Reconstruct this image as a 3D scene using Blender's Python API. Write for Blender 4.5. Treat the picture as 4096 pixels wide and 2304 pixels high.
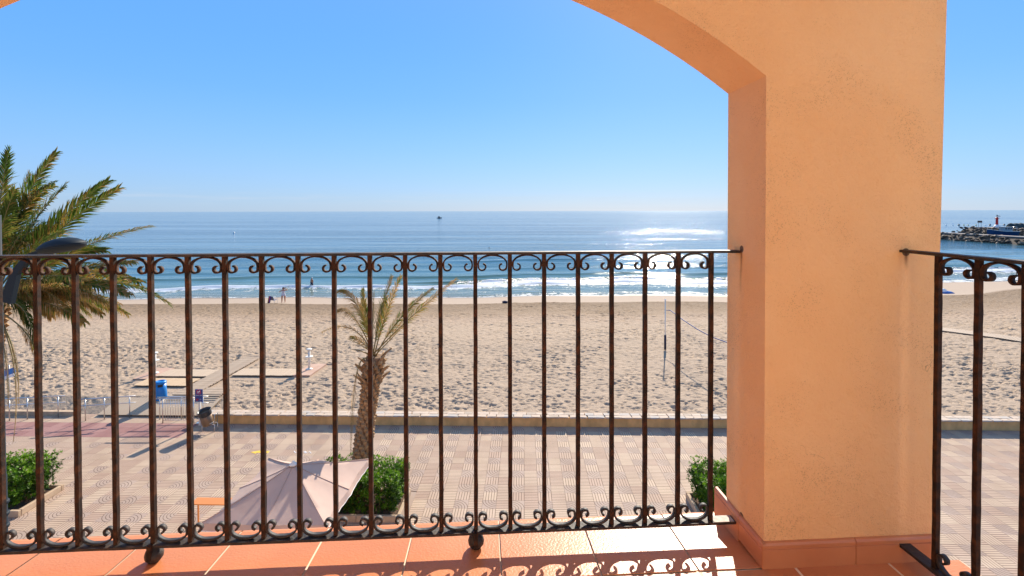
import bpy, bmesh, math, random
import numpy as np
from mathutils import Vector, Matrix, Euler, noise as mnoise
R = math.radians
random.seed(7); rng = np.random.default_rng(7)
sc = bpy.context.scene
for o in list(bpy.data.objects): bpy.data.objects.remove(o)
COL = sc.collection

# ------------------------------------------------------------------ camera
YAW = R(1.4); F = 1935.0 / 4096.0
cam = bpy.data.cameras.new('camera'); camo = bpy.data.objects.new('camera', cam); COL.objects.link(camo)
cam.sensor_width = 36; cam.lens = 36 * F
cam.shift_y = -0.0687
cam.clip_start = 0.05; cam.clip_end = 60000
camo.matrix_world = (Matrix.Translation((0, 0, 9.4)) @ Matrix.Rotation(YAW, 4, 'Z')
                     @ Matrix.Rotation(R(90 - 0.8), 4, 'X') @ Matrix.Rotation(R(-0.12), 4, 'Z'))
sc.camera = camo
# ------------------------------------------------------------------ sky and sun
SUN_EL = R(29.5); SUN_AZ = R(17.0)          # azimuth measured from +Y towards +X
w = bpy.data.worlds.new('World'); sc.world = w; w.use_nodes = True
nt = w.node_tree; nt.nodes.clear()
out = nt.nodes.new('ShaderNodeOutputWorld'); bg = nt.nodes.new('ShaderNodeBackground')
sky = nt.nodes.new('ShaderNodeTexSky'); sky.sky_type = 'NISHITA'; sky.sun_disc = False
sky.sun_elevation = SUN_EL; sky.sun_rotation = SUN_AZ
sky.altitude = 10; sky.air_density = 1.0; sky.dust_density = 0.25; sky.ozone_density = 4.0
bg.inputs['Strength'].default_value = 0.10
tc = nt.nodes.new('ShaderNodeTexCoord'); sep = nt.nodes.new('ShaderNodeSeparateXYZ')
nt.links.new(tc.outputs['Generated'], sep.inputs[0])
# clear deep blue air: elevation gradient blended with the physical sky
gr = nt.nodes.new('ShaderNodeValToRGB'); ge = gr.color_ramp.elements; gr.color_ramp.interpolation = 'B_SPLINE'
ge[0].position = 0.0; ge[0].color = (.135, .205, .30, 1); ge[1].position = 1.0; ge[1].color = (.13, .19, .30, 1)
for p, c in ((.04, (.12, .21, .345)), (.12, (.095, .21, .40)), (.22, (.060, .185, .43)), (.40, (.045, .165, .44)), (.6, (.10, .18, .34))):
    q = ge.new(p); q.color = (*c, 1)
nt.links.new(sep.outputs['Z'], gr.inputs[0])
v1 = nt.nodes.new('ShaderNodeVectorMath'); v1.operation = 'SCALE'; v1.inputs[3].default_value = 10.0; nt.links.new(gr.outputs[0], v1.inputs[0])
v2 = nt.nodes.new('ShaderNodeVectorMath'); v2.operation = 'SCALE'; v2.inputs[3].default_value = 0.13; nt.links.new(sky.outputs[0], v2.inputs[0])
hs = nt.nodes.new('ShaderNodeVectorMath'); hs.operation = 'ADD'; nt.links.new(v1.outputs[0], hs.inputs[0]); nt.links.new(v2.outputs[0], hs.inputs[1])
# thin bank of cloud low over the horizon
mp = nt.nodes.new('ShaderNodeMapping'); mp.inputs['Scale'].default_value = (5, 5, 60)
nz = nt.nodes.new('ShaderNodeTexNoise'); nz.inputs['Scale'].default_value = 1.6; nz.inputs['Detail'].default_value = 5
nt.links.new(tc.outputs['Generated'], mp.inputs[0]); nt.links.new(mp.outputs[0], nz.inputs['Vector'])
band = nt.nodes.new('ShaderNodeValToRGB'); cr = band.color_ramp
cr.elements[0].position = 0.008; cr.elements[0].color = (0, 0, 0, 1)
cr.elements[1].position = 0.045; cr.elements[1].color = (0, 0, 0, 1)
e = cr.elements.new(0.024); e.color = (1, 1, 1, 1)
nt.links.new(sep.outputs['Z'], band.inputs[0])
cl = nt.nodes.new('ShaderNodeValToRGB'); cl.color_ramp.elements[0].position = 0.50; cl.color_ramp.elements[1].position = 0.72
nt.links.new(nz.outputs['Fac'], cl.inputs[0])
mu = nt.nodes.new('ShaderNodeMath'); mu.operation = 'MULTIPLY'; nt.links.new(band.outputs[0], mu.inputs[0]); nt.links.new(cl.outputs[0], mu.inputs[1])
mu2 = nt.nodes.new('ShaderNodeMath'); mu2.operation = 'MULTIPLY'; mu2.inputs[1].default_value = 0.35; nt.links.new(mu.outputs[0], mu2.inputs[0])
mx = nt.nodes.new('ShaderNodeMix'); mx.data_type = 'RGBA'
nt.links.new(mu2.outputs[0], mx.inputs[0]); nt.links.new(hs.outputs[0], mx.inputs[6]); mx.inputs[7].default_value = (3.0, 3.4, 4.0, 1)
nt.links.new(mx.outputs[2], bg.inputs['Color']); nt.links.new(bg.outputs[0], out.inputs[0])
sun = bpy.data.lights.new('sun', 'SUN'); suno = bpy.data.objects.new('sun', sun); COL.objects.link(suno)
sun.energy = 4.2; sun.angle = R(0.53); sun.color = (1.0, 0.89, 0.74)
sdir = Vector((math.sin(SUN_AZ) * math.cos(SUN_EL), math.cos(SUN_AZ) * math.cos(SUN_EL), math.sin(SUN_EL)))
suno.rotation_euler = (-sdir).to_track_quat('-Z', 'Y').to_euler(); suno.location = sdir * 50
sc.view_settings.view_transform = 'Standard'; sc.view_settings.look = 'None'
sc.view_settings.gamma = 1; sc.view_settings.use_curve_mapping = False; sc.view_settings.exposure = 1.12
sc.cycles.max_bounces = 8; sc.cycles.diffuse_bounces = 5; sc.cycles.use_denoising = True
sc.cycles.caustics_reflective = False; sc.cycles.caustics_refractive = False

# ------------------------------------------------------------------ helpers
def hor(px): return 843.5 - .0021 * (px - 2048)
def at(px, py, Z):
    """point of the place at distance Z (m) along the view axis, from measured directions"""
    X = (px - 2048) / 1935.0 * Z
    return Vector((X * math.cos(YAW) - Z * math.sin(YAW), X * math.sin(YAW) + Z * math.cos(YAW), 9.4 - (py - hor(px)) / 1935.0 * Z))

class MB:
    def __init__(s): s.v = []; s.f = []; s.m = []; s.sm = []; s.uv = {}; s.tone = None
    def add(s, vs, fs, mi=0, smooth=False, uvs=None):
        b = len(s.v); s.v += [tuple(p) for p in vs]
        for i, f in enumerate(fs):
            if uvs is not None: s.uv[len(s.f)] = uvs[i]
            s.f.append(tuple(b + k for k in f)); s.m.append(mi); s.sm.append(smooth)
        return b
    def box(s, c, d, rz=0, mi=0, M=None):
        x, y, z = d[0] / 2, d[1] / 2, d[2] / 2
        vs = [Vector(p) for p in ((-x,-y,-z),(x,-y,-z),(x,y,-z),(-x,y,-z),(-x,-y,z),(x,-y,z),(x,y,z),(-x,y,z))]
        if M is None: M = Matrix.Rotation(rz, 3, 'Z')
        vs = [M @ p + Vector(c) for p in vs]
        s.add(vs, [(0,3,2,1),(4,5,6,7),(0,1,5,4),(1,2,6,5),(2,3,7,6),(3,0,4,7)], mi)
    def tube(s, pts, rad, n=8, mi=0, cap=True, smooth=True):
        pts = [Vector(p) for p in pts]
        if not hasattr(rad, '__len__'): rad = [rad] * len(pts)
        rings = []; up = None
        for i, p in enumerate(pts):
            d = (pts[min(i + 1, len(pts) - 1)] - pts[max(i - 1, 0)]).normalized()
            if up is None: up = Vector((0, 0, 1)) if abs(d.z) < .9 else Vector((1, 0, 0))
            a = (up - d * up.dot(d)).normalized(); b = d.cross(a); up = a
            rings.append([p + (a * math.cos(t) + b * math.sin(t)) * rad[i] for t in [2 * math.pi * k / n for k in range(n)]])
        b0 = len(s.v); vs = [q for r in rings for q in r]
        fs = [(i * n + k, i * n + (k + 1) % n, (i + 1) * n + (k + 1) % n, (i + 1) * n + k) for i in range(len(pts) - 1) for k in range(n)]
        s.add(vs, fs, mi, smooth)
        if cap:
            s.f.append(tuple(b0 + k for k in range(n))[::-1]); s.m.append(mi); s.sm.append(False)
            s.f.append(tuple(b0 + (len(pts) - 1) * n + k for k in range(n))); s.m.append(mi); s.sm.append(False)
    def lathe(s, prof, c=(0, 0, 0), n=20, mi=0, M=None, smooth=True, sx=1, sy=1):
        c = Vector(c); vs = []
        for r, z in prof:
            for k in range(n):
                t = 2 * math.pi * k / n; p = Vector((r * math.cos(t) * sx, r * math.sin(t) * sy, z))
                if M is not None: p = M @ p
                vs.append(p + c)
        fs = [(i * n + k, i * n + (k + 1) % n, (i + 1) * n + (k + 1) % n, (i + 1) * n + k) for i in range(len(prof) - 1) for k in range(n)]
        fs.append(tuple(range(n))[::-1]); fs.append(tuple((len(prof) - 1) * n + k for k in range(n)))
        s.add(vs, fs, mi, smooth)
    def build(s, name, mats, parent=None, loc=None, tones=None):
        me = bpy.data.meshes.new(name); me.from_pydata(s.v, [], s.f)
        if not isinstance(mats, (list, tuple)): mats = [mats]
        for m in mats: me.materials.append(m)
        me.polygons.foreach_set('material_index', s.m); me.polygons.foreach_set('use_smooth', s.sm)
        if s.uv:
            uvl = me.uv_layers.new(name='UVMap')
            for fi, u in s.uv.items():
                p = me.polygons[fi]
                for k, li in enumerate(p.loop_indices): uvl.data[li].uv = u[k]
        if tones is not None:
            at_ = me.attributes.new('tone', 'FLOAT', 'POINT'); at_.data.foreach_set('value', np.asarray(tones, dtype=np.float32))
        me.update()
        return link(name, me, parent, loc)
def link(name, me, parent=None, loc=None):
    o = bpy.data.objects.new(name, me); COL.objects.link(o)
    if parent is not None: o.parent = parent
    if loc is not None: o.location = loc
    return o
def thing(name, label, cat, loc=(0, 0, 0), rz=0, group=None):
    o = bpy.data.objects.new(name, None); COL.objects.link(o); o.location = loc; o.rotation_euler = (0, 0, rz)
    o['label'] = label; o['category'] = cat
    if group: o['group'] = group
    o.empty_display_size = .2
    return o
def tag(o, label, cat, group=None):
    o['label'] = label; o['category'] = cat
    if group: o['group'] = group
    return o
def struct(o): o['kind'] = 'structure'; return o
def copy_tree(o, parent=None):
    c = o.copy(); COL.objects.link(c); c.parent = parent
    for ch in list(o.children): copy_tree(ch, c)
    return c

# ------------------------------------------------------------------ materials
def mat(name, col, rough=.7, metal=0, spec=None, bump=None, col2=None, nscale=8, ndetail=5, ramp=(.35, .65), coat=0, transl=0, tone=None, rough2=None, aniso=None):
    m = bpy.data.materials.new(name); m.use_nodes = True; t = m.node_tree; b = t.nodes['Principled BSDF']
    b.inputs['Base Color'].default_value = (*col, 1); b.inputs['Roughness'].default_value = rough; b.inputs['Metallic'].default_value = metal
    if spec is not None: b.inputs['Specular IOR Level'].default_value = spec
    if coat: b.inputs['Coat Weight'].default_value = coat; b.inputs['Coat Roughness'].default_value = .15
    tc = t.nodes.new('ShaderNodeTexCoord')
    def noise(scale, det=5, vec=None):
        n = t.nodes.new('ShaderNodeTexNoise'); n.inputs['Scale'].default_value = scale; n.inputs['Detail'].default_value = det
        t.links.new(vec if vec is not None else tc.outputs['Object'], n.inputs['Vector']); return n
    if col2 is not None:
        vec = None
        if aniso:
            mpn = t.nodes.new('ShaderNodeMapping'); mpn.inputs['Scale'].default_value = aniso; t.links.new(tc.outputs['Object'], mpn.inputs[0]); vec = mpn.outputs[0]
        n = noise(nscale, ndetail, vec); r = t.nodes.new('ShaderNodeValToRGB')
        r.color_ramp.elements[0].position = ramp[0]; r.color_ramp.elements[1].position = ramp[1]
        r.color_ramp.elements[0].color = (*col, 1); r.color_ramp.elements[1].color = (*col2, 1)
        t.links.new(n.outputs['Fac'], r.inputs[0]); t.links.new(r.outputs[0], b.inputs['Base Color'])
        if rough2 is not None:
            mr = t.nodes.new('ShaderNodeMapRange'); mr.inputs[3].default_value = rough; mr.inputs[4].default_value = rough2
            t.links.new(n.outputs['Fac'], mr.inputs[0]); t.links.new(mr.outputs[0], b.inputs['Roughness'])
    if tone is not None:      # per leaf colour variation stored on the mesh
        a = t.nodes.new('ShaderNodeAttribute'); a.attribute_name = 'tone'; r = t.nodes.new('ShaderNodeValToRGB')
        els = r.color_ramp.elements
        while len(els) > 1: els.remove(els[-1])
        els[0].position = 0; els[0].color = (*tone[0], 1)
        for i, c in enumerate(tone[1:], 1): q = els.new(i / (len(tone) - 1)); q.color = (*c, 1)
        t.links.new(a.outputs['Fac'], r.inputs[0]); t.links.new(r.outputs[0], b.inputs['Base Color'])
        if transl:
            tr = t.nodes.new('ShaderNodeBsdfTranslucent'); t.links.new(r.outputs[0], tr.inputs[0]); ms = t.nodes.new('ShaderNodeMixShader'); ms.inputs[0].default_value = transl
            t.links.new(b.outputs[0], ms.inputs[1]); t.links.new(tr.outputs[0], ms.inputs[2]); t.links.new(ms.outputs[0], t.nodes['Material Output'].inputs[0])
    elif transl:
        tr = t.nodes.new('ShaderNodeBsdfTranslucent'); tr.inputs[0].default_value = (*col, 1); ms = t.nodes.new('ShaderNodeMixShader'); ms.inputs[0].default_value = transl
        t.links.new(b.outputs[0], ms.inputs[1]); t.links.new(tr.outputs[0], ms.inputs[2]); t.links.new(ms.outputs[0], t.nodes['Material Output'].inputs[0])
    if bump:
        n = noise(bump[0], 6); bn = t.nodes.new('ShaderNodeBump'); bn.inputs['Strength'].default_value = bump[1]; bn.inputs['Distance'].default_value = bump[2]
        t.links.new(n.outputs['Fac'], bn.inputs['Height']); t.links.new(bn.outputs[0], b.inputs['Normal'])
    return m
def N(t, typ, **kw):
    n = t.nodes.new(typ)
    for k, v in kw.items(): setattr(n, k, v)
    return n
def math_(t, op, a, b=None, clamp=False):
    n = t.nodes.new('ShaderNodeMath'); n.operation = op; n.use_clamp = clamp
    for i, x in enumerate((a, b)):
        if x is None: continue
        if isinstance(x, (int, float)): n.inputs[i].default_value = x
        else: t.links.new(x, n.inputs[i])
    return n.outputs[0]

# painted stucco of the balcony, with pores, rust at the fixings
def stucco():
    m = bpy.data.materials.new('orange_stucco'); m.use_nodes = True; t = m.node_tree; b = t.nodes['Principled BSDF']
    b.inputs['Roughness'].default_value = .85; b.inputs['Specular IOR Level'].default_value = .25
    tc = N(t, 'ShaderNodeTexCoord'); L = t.links
    n1 = N(t, 'ShaderNodeTexNoise'); n1.inputs['Scale'].default_value = 2.2; n1.inputs['Detail'].default_value = 6; L.new(tc.outputs['Object'], n1.inputs['Vector'])
    r1 = N(t, 'ShaderNodeValToRGB'); r1.color_ramp.elements[0].position = .3; r1.color_ramp.elements[1].position = .7
    r1.color_ramp.elements[0].color = (.93, .53, .235, 1); r1.color_ramp.elements[1].color = (.96, .59, .285, 1); L.new(n1.outputs['Fac'], r1.inputs[0])
    # pores: small voronoi spots, only where a broad noise lets them
    v = N(t, 'ShaderNodeTexVoronoi'); v.inputs['Scale'].default_value = 210; v.inputs['Randomness'].default_value = 1; L.new(tc.outputs['Object'], v.inputs['Vector'])
    n2 = N(t, 'ShaderNodeTexNoise'); n2.inputs['Scale'].default_value = 5; n2.inputs['Detail'].default_value = 4; L.new(tc.outputs['Object'], n2.inputs['Vector'])
    thr = math_(t, 'MULTIPLY', math_(t, 'SUBTRACT', n2.outputs['Fac'], .36, True), 1.7)
    wn = N(t, 'ShaderNodeTexWhiteNoise'); L.new(v.outputs['Position'], wn.inputs['Vector'])
    thr = math_(t, 'MULTIPLY', thr, wn.outputs['Value'])
    pore = math_(t, 'LESS_THAN', v.outputs['Distance'], thr)
    mxp = N(t, 'ShaderNodeMix', data_type='RGBA'); L.new(math_(t, 'MULTIPLY', pore, .28), mxp.inputs[0]); L.new(r1.outputs[0], mxp.inputs[6]); mxp.inputs[7].default_value = (.30, .12, .05, 1)
    # rust stains below the rail fixings (local balcony coordinates)
    sp = N(t, 'ShaderNodeSeparateXYZ'); L.new(tc.outputs['Object'], sp.inputs[0])
    wob = math_(t, 'MULTIPLY', math_(t, 'SUBTRACT', n2.outputs['Fac'], .5), .03)
    colr = mxp.outputs[2]
    for (axis, c, ztop, ln, wd, need) in ((1, 1.708, 1.047, .16, .011, (0, .92, .96)), (1, 1.70, .07, .03, .012, (0, .92, .96)), (0, 1.435, 1.045, .05, .010, (1, 1.5, 1.58))):
        a = sp.outputs[axis]
        d = math_(t, 'ABSOLUTE', math_(t, 'ADD', math_(t, 'SUBTRACT', a, c), wob))
        side = math_(t, 'SUBTRACT', 1, math_(t, 'DIVIDE', d, wd), True)
        down = math_(t, 'SUBTRACT', ztop, sp.outputs['Z'])
        f1 = math_(t, 'SUBTRACT', 1, math_(t, 'DIVIDE', down, ln), True); f2 = math_(t, 'GREATER_THAN', down, -.012)
        near = math_(t, 'MULTIPLY', math_(t, 'GREATER_THAN', sp.outputs[need[0]], need[1]), math_(t, 'LESS_THAN', sp.outputs[need[0]], need[2]))
        k = math_(t, 'MULTIPLY', math_(t, 'MULTIPLY', math_(t, 'MULTIPLY', side, f1), f2), near)
        x = N(t, 'ShaderNodeMix', data_type='RGBA'); L.new(math_(t, 'MULTIPLY', k, .9, True), x.inputs[0]); L.new(colr, x.inputs[6]); x.inputs[7].default_value = (.22, .075, .02, 1); colr = x.outputs[2]
        # dark chipped plaster right at the fixing
        zz = math_(t, 'SUBTRACT', sp.outputs['Z'], ztop + .012)
        dd = math_(t, 'ADD', math_(t, 'POWER', math_(t, 'ADD', math_(t, 'SUBTRACT', a, c), wob), 2), math_(t, 'POWER', zz, 2))
        hole = math_(t, 'MULTIPLY', math_(t, 'LESS_THAN', dd, .013 ** 2), near)
        x = N(t, 'ShaderNodeMix', data_type='RGBA'); L.new(math_(t, 'MULTIPLY', hole, .85), x.inputs[0]); L.new(colr, x.inputs[6]); x.inputs[7].default_value = (.05, .035, .03, 1); colr = x.outputs[2]
    # hairline cracks
    vc = N(t, 'ShaderNodeTexVoronoi', feature='DISTANCE_TO_EDGE'); vc.inputs['Scale'].default_value = 3.1
    nw = N(t, 'ShaderNodeTexNoise'); nw.inputs['Scale'].default_value = 14; L.new(tc.outputs['Object'], nw.inputs['Vector'])
    va = N(t, 'ShaderNodeVectorMath', operation='MULTIPLY_ADD'); L.new(nw.outputs['Color'], va.inputs[0]); va.inputs[1].default_value = (.12, .12, .12); L.new(tc.outputs['Object'], va.inputs[2]); L.new(va.outputs[0], vc.inputs['Vector'])
    ck = math_(t, 'MULTIPLY', math_(t, 'LESS_THAN', vc.outputs['Distance'], .0022), math_(t, 'GREATER_THAN', n1.outputs['Fac'], .66))
    x = N(t, 'ShaderNodeMix', data_type='RGBA'); L.new(math_(t, 'MULTIPLY', ck, .5), x.inputs[0]); L.new(colr, x.inputs[6]); x.inputs[7].default_value = (.3, .13, .06, 1)
    L.new(x.outputs[2], b.inputs['Base Color'])
    n3 = N(t, 'ShaderNodeTexNoise'); n3.inputs['Scale'].default_value = 190; n3.inputs['Detail'].default_value = 3; L.new(tc.outputs['Object'], n3.inputs['Vector'])
    n4 = N(t, 'ShaderNodeTexNoise'); n4.inputs['Scale'].default_value = 28; n4.inputs['Detail'].default_value = 2; L.new(tc.outputs['Object'], n4.inputs['Vector'])
    h = math_(t, 'SUBTRACT', math_(t, 'ADD', n3.outputs['Fac'], math_(t, 'MULTIPLY', n4.outputs['Fac'], 1.6)), pore)
    bp = N(t, 'ShaderNodeBump'); bp.inputs['Strength'].default_value = .9; bp.inputs['Distance'].default_value = .005; L.new(h, bp.inputs['Height']); L.new(bp.outputs[0], b.inputs['Normal'])
    return m
M = {}
M['stucco'] = stucco()
M['plaster'] = mat('cream_plaster', (.90, .87, .80), .9)  # kept very pale so the unseen walls and ceiling bounce light onto the pillar
M['terra'] = mat('terracotta_tile', (.53, .185, .075), .36, col2=(.61, .24, .105), nscale=2.6, ramp=(.3, .7), bump=(120, .35, .004), spec=.26)
M['skirt'] = mat('terracotta_skirting', (.52, .19, .08), .38, col2=(.62, .25, .11), nscale=4, bump=(40, .12, .002))
M['grout'] = mat('pale_grout', (.80, .66, .50), .9)
M['cement'] = mat('cement_slab', (.45, .38, .30), .9, bump=(30, .4, .01))
M['iron'] = mat('rusty_iron', (.020, .013, .010), .7, col2=(.085, .034, .014), nscale=38, ramp=(.42, .72), spec=.25, bump=(70, .7, .003), rough2=.85)
M['iron_grey'] = mat('weathered_black_iron', (.018, .017, .018), .5, col2=(.07, .045, .032), nscale=34, ramp=(.45, .75), bump=(80, .7, .003), rough2=.8)
M['wall_c'] = mat('ochre_concrete', (.78, .46, .18), .9, col2=(.58, .34, .13), nscale=3, aniso=(1, 1, .6), bump=(14, .4, .01))
M['cap'] = mat('cap_stone', (.46, .37, .28), .9, col2=(.36, .28, .21), nscale=2.5, bump=(22, .5, .01))
M['kerb'] = mat('kerb_concrete', (.52, .38, .25), .9, col2=(.40, .29, .19), nscale=5, bump=(30, .4, .005))
M['soil'] = mat('planter_soil', (.07, .045, .03), 1, col2=(.16, .09, .05), nscale=14, bump=(30, 1, .03))
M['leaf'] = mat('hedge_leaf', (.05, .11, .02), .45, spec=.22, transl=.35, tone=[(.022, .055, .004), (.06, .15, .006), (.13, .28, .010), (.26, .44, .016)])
M['twig'] = mat('hedge_twig', (.10, .065, .04), .9)
M['frond'] = mat('palm_frond', (.1, .1, .03), .7, spec=.2, transl=.42, tone=[(.05, .095, .010), (.105, .145, .026), (.27, .17, .04), (.37, .22, .085), (.52, .39, .22)])
M['rachis'] = mat('palm_rachis', (.22, .15, .05), .6, col2=(.16, .15, .045), nscale=2)
M['trunk'] = mat('palm_trunk', (.12, .065, .03), .95, col2=(.24, .14, .07), nscale=9, bump=(24, .9, .03))
M['boot'] = mat('palm_leaf_base', (.25, .145, .065), .95, col2=(.42, .27, .14), nscale=11, bump=(26, .9, .02))
M['steel'] = mat('satin_steel', (.62, .60, .57), .28, metal=.9)
M['paint_wh'] = mat('white_plastic', (.78, .76, .70), .5, col2=(.66, .63, .56), nscale=6)
M['blue_pl'] = mat('blue_plastic', (.0, .17, .50), .35)
M['dark_pl'] = mat('black_plastic', (.02, .022, .028), .4)
M['perf'] = mat('bronze_sheet', (.20, .13, .08), .45, metal=.5)
M['wood_grey'] = mat('weathered_board', (.40, .30, .21), .85, col2=(.50, .39, .28), nscale=6, aniso=(.6, 8, 1), bump=(30, .3, .005))
M['wood_pale'] = mat('pale_board', (.46, .345, .235), .85, col2=(.56, .43, .30), nscale=5, aniso=(8, .6, 1), bump=(30, .3, .005))
M['canvas'] = mat('pinkish_canvas', (.62, .46, .38), .9, transl=.22, spec=.1, col2=(.55, .40, .33), nscale=2.2, ramp=(.4, .75), bump=(3, .35, .03))
M['piping'] = mat('white_piping', (.8, .78, .76), .7)
M['orange'] = mat('orange_table', (.62, .22, .05), .45)
M['lamp'] = mat('dark_grey_paint', (.016, .026, .036), .6, spec=.12, bump=(60, .1, .002))
M['white'] = mat('white_paint', (.8, .8, .8), .5)
M['red'] = mat('red_paint', (.55, .03, .04), .5)
M['boat_blue'] = mat('blue_boat_paint', (.006, .045, .13), .6)
M['dark_net'] = mat('dark_net', (.015, .035, .035), .9, col2=(.03, .05, .06), nscale=3, bump=(5, 1, .1))
M['rock'] = mat('jetty_rock', (.05, .036, .028), .9, col2=(.12, .085, .06), nscale=1.1, bump=(3, .9, .1))
M['jetty_top'] = mat('jetty_concrete', (.30, .25, .22), .9)
M['skin'] = mat('tanned_skin', (.40, .17, .09), .6)
M['hair_d'] = mat('dark_hair', (.06, .03, .02), .7)
M['hair_g'] = mat('grey_hair', (.6, .58, .55), .7)
M['navy'] = mat('navy_cloth', (.015, .02, .05), .8)
M['suit'] = mat('pale_swimsuit', (.55, .53, .56), .8, col2=(.12, .10, .12), nscale=9, ramp=(.55, .62))
M['sign_blue'] = mat('sign_blue', (.012, .045, .22), .4)
M['sign_red'] = mat('sign_red', (.6, .03, .03), .4)
M['yellow'] = mat('yellow_chalk', (.75, .48, .05), .8)
M['black'] = mat('black_paint', (.01, .01, .01), .6)

# grooved promenade tiles
def tile_mat(name, arc, cols):
    m = bpy.data.materials.new(name); m.use_nodes = True; t = m.node_tree; b = t.nodes['Principled BSDF']; L = t.links
    b.inputs['Roughness'].default_value = .7; b.inputs['Specular IOR Level'].default_value = .08
    uv = N(t, 'ShaderNodeUVMap'); sp = N(t, 'ShaderNodeSeparateXYZ'); L.new(uv.outputs[0], sp.inputs[0])
    if arc:
        r = math_(t, 'SQRT', math_(t, 'ADD', math_(t, 'POWER', sp.outputs[0], 2), math_(t, 'POWER', sp.outputs[1], 2)))
    else: r = sp.outputs[1]
    fr = math_(t, 'FRACT', math_(t, 'ADD', math_(t, 'MULTIPLY', r, 5), .06))
    g = math_(t, 'LESS_THAN', fr, .18)
    if arc: g = math_(t, 'MULTIPLY', g, math_(t, 'LESS_THAN', r, 1.08))
    a = N(t, 'ShaderNodeAttribute'); a.attribute_name = 'tone'
    ra = N(t, 'ShaderNodeValToRGB'); ra.color_ramp.interpolation = 'LINEAR'; ra.color_ramp.elements[0].color = (*cols[0], 1); ra.color_ramp.elements[1].color = (*cols[-1], 1)
    if len(cols) > 2: q = ra.color_ramp.elements.new(.5); q.color = (*cols[1], 1)
    L.new(a.outputs['Fac'], ra.inputs[0])
    geo = N(t, 'ShaderNodeNewGeometry'); n = N(t, 'ShaderNodeTexNoise'); n.inputs['Scale'].default_value = .9; n.inputs['Detail'].default_value = 7; L.new(geo.outputs['Position'], n.inputs['Vector'])
    dr = N(t, 'ShaderNodeValToRGB'); dr.color_ramp.elements[0].position = .3; dr.color_ramp.elements[1].position = .62; dr.color_ramp.elements[0].color = (.86, .84, .82, 1); dr.color_ramp.elements[1].color = (1, 1, 1, 1); L.new(n.outputs['Fac'], dr.inputs[0])
    mm = N(t, 'ShaderNodeMix', data_type='RGBA', blend_type='MULTIPLY'); mm.inputs[0].default_value = 1; L.new(ra.outputs[0], mm.inputs[6]); L.new(dr.outputs[0], mm.inputs[7])
    mg = N(t, 'ShaderNodeMix', data_type='RGBA'); L.new(math_(t, 'MULTIPLY', g, .95), mg.inputs[0]); L.new(mm.outputs[2], mg.inputs[6]); mg.inputs[7].default_value = (.11, .07, .045, 1)
    L.new(mg.outputs[2], b.inputs['Base Color'])
    n5 = N(t, 'ShaderNodeTexNoise'); n5.inputs['Scale'].default_value = 60; L.new(geo.outputs['Position'], n5.inputs['Vector'])
    h = math_(t, 'SUBTRACT', math_(t, 'MULTIPLY', n5.outputs['Fac'], .5), g)
    bp = N(t, 'ShaderNodeBump'); bp.inputs['Strength'].default_value = .6; bp.inputs['Distance'].default_value = .006; L.new(h, bp.inputs['Height']); L.new(bp.outputs[0], b.inputs['Normal'])
    return m
TC = [(.455, .325, .245), (.495, .368, .275), (.54, .41, .30)]
M['tile_s'] = tile_mat('grooved_tile', False, TC)
M['tile_a'] = tile_mat('arc_grooved_tile', True, [(.385, .29, .235), (.44, .335, .265)])
M['tile_r'] = tile_mat('red_grooved_tile', False, [(.34, .18, .165), (.41, .235, .21)])
M['pave'] = mat('promenade_bed', (.36, .27, .21), .9, col2=(.30, .22, .17), nscale=1.5)

# ------------------------------------------------------------------ ground, beach, sea
def sheet(name, x0, x1, y0, y1, z, m):
    b = MB(); b.add([(x0, y0, z), (x1, y0, z), (x1, y1, z), (x0, y1, z)], [(0, 1, 2, 3)]); return struct(b.build(name, m))
sheet('ground', -600, 600, -600, 21.02, -0.02, M['pave'])
SX = [-400, -57.9, -26.5, 27.0, 55, 67.3, 85.2, 110, 400]
SY = [60.8, 60.9, 62.6, 65.2, 72.0, 78.5, 84.5, 88, 95]
def shore(x): return np.interp(x, SX, SY) + .5 * np.sin(np.asarray(x) * .13) + .25 * np.sin(np.asarray(x) * .41 + 1)
ZS = -1.9
def beach_z(X, Y):
    s = (Y - 21.4) / (shore(X) - 21.4)
    z = np.interp(s, [-1, 0, .30, .56, .75, .80, 1.0, 1.15, 2], [.40, .40, .34, -.28, -.78, -1.08, ZS, -2.6, -7])
    ramp = np.clip((Y - 21.4) / 1.6, 0, 1)
    ramp = np.clip((Y - 21.75) / 1.3, 0, 1); z = np.where((X < -14.3) & (Y < 23.2), np.minimum(z, -.05 + .44 * ramp), z)
    return z, s
# footprint relief, rasterised once
cell = .055; rx0, rx1, ry0, ry1 = -76, 116, 21, 78
nx, ny = int((rx1 - rx0) / cell), int((ry1 - ry0) / cell)
H = np.zeros((ny, nx), np.float32)
def smooth_noise(ny, nx, sy, sx, amp):
    a = rng.standard_normal((ny // sy + 3, nx // sx + 3)).astype(np.float32)
    yy = np.linspace(0, a.shape[0] - 2.001, ny); xx = np.linspace(0, a.shape[1] - 2.001, nx)
    yi = yy.astype(int); xi = xx.astype(int); fy = (yy - yi)[:, None]; fx = (xx - xi)[None]
    fy = fy * fy * (3 - 2 * fy); fx = fx * fx * (3 - 2 * fx)
    A = a[yi][:, xi]; B = a[yi][:, xi + 1]; C_ = a[yi + 1][:, xi]; D = a[yi + 1][:, xi + 1]
    return amp * ((A * (1 - fx) + B * fx) * (1 - fy) + (C_ * (1 - fx) + D * fx) * fy)
H += smooth_noise(ny, nx, 30, 40, .025) + smooth_noise(ny, nx, 7, 10, .020) + smooth_noise(ny, nx, 3, 4, .009)
kr = 6; gy, gx = np.mgrid[-kr:kr + 1, -kr:kr + 1] * cell
kern = []
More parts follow.
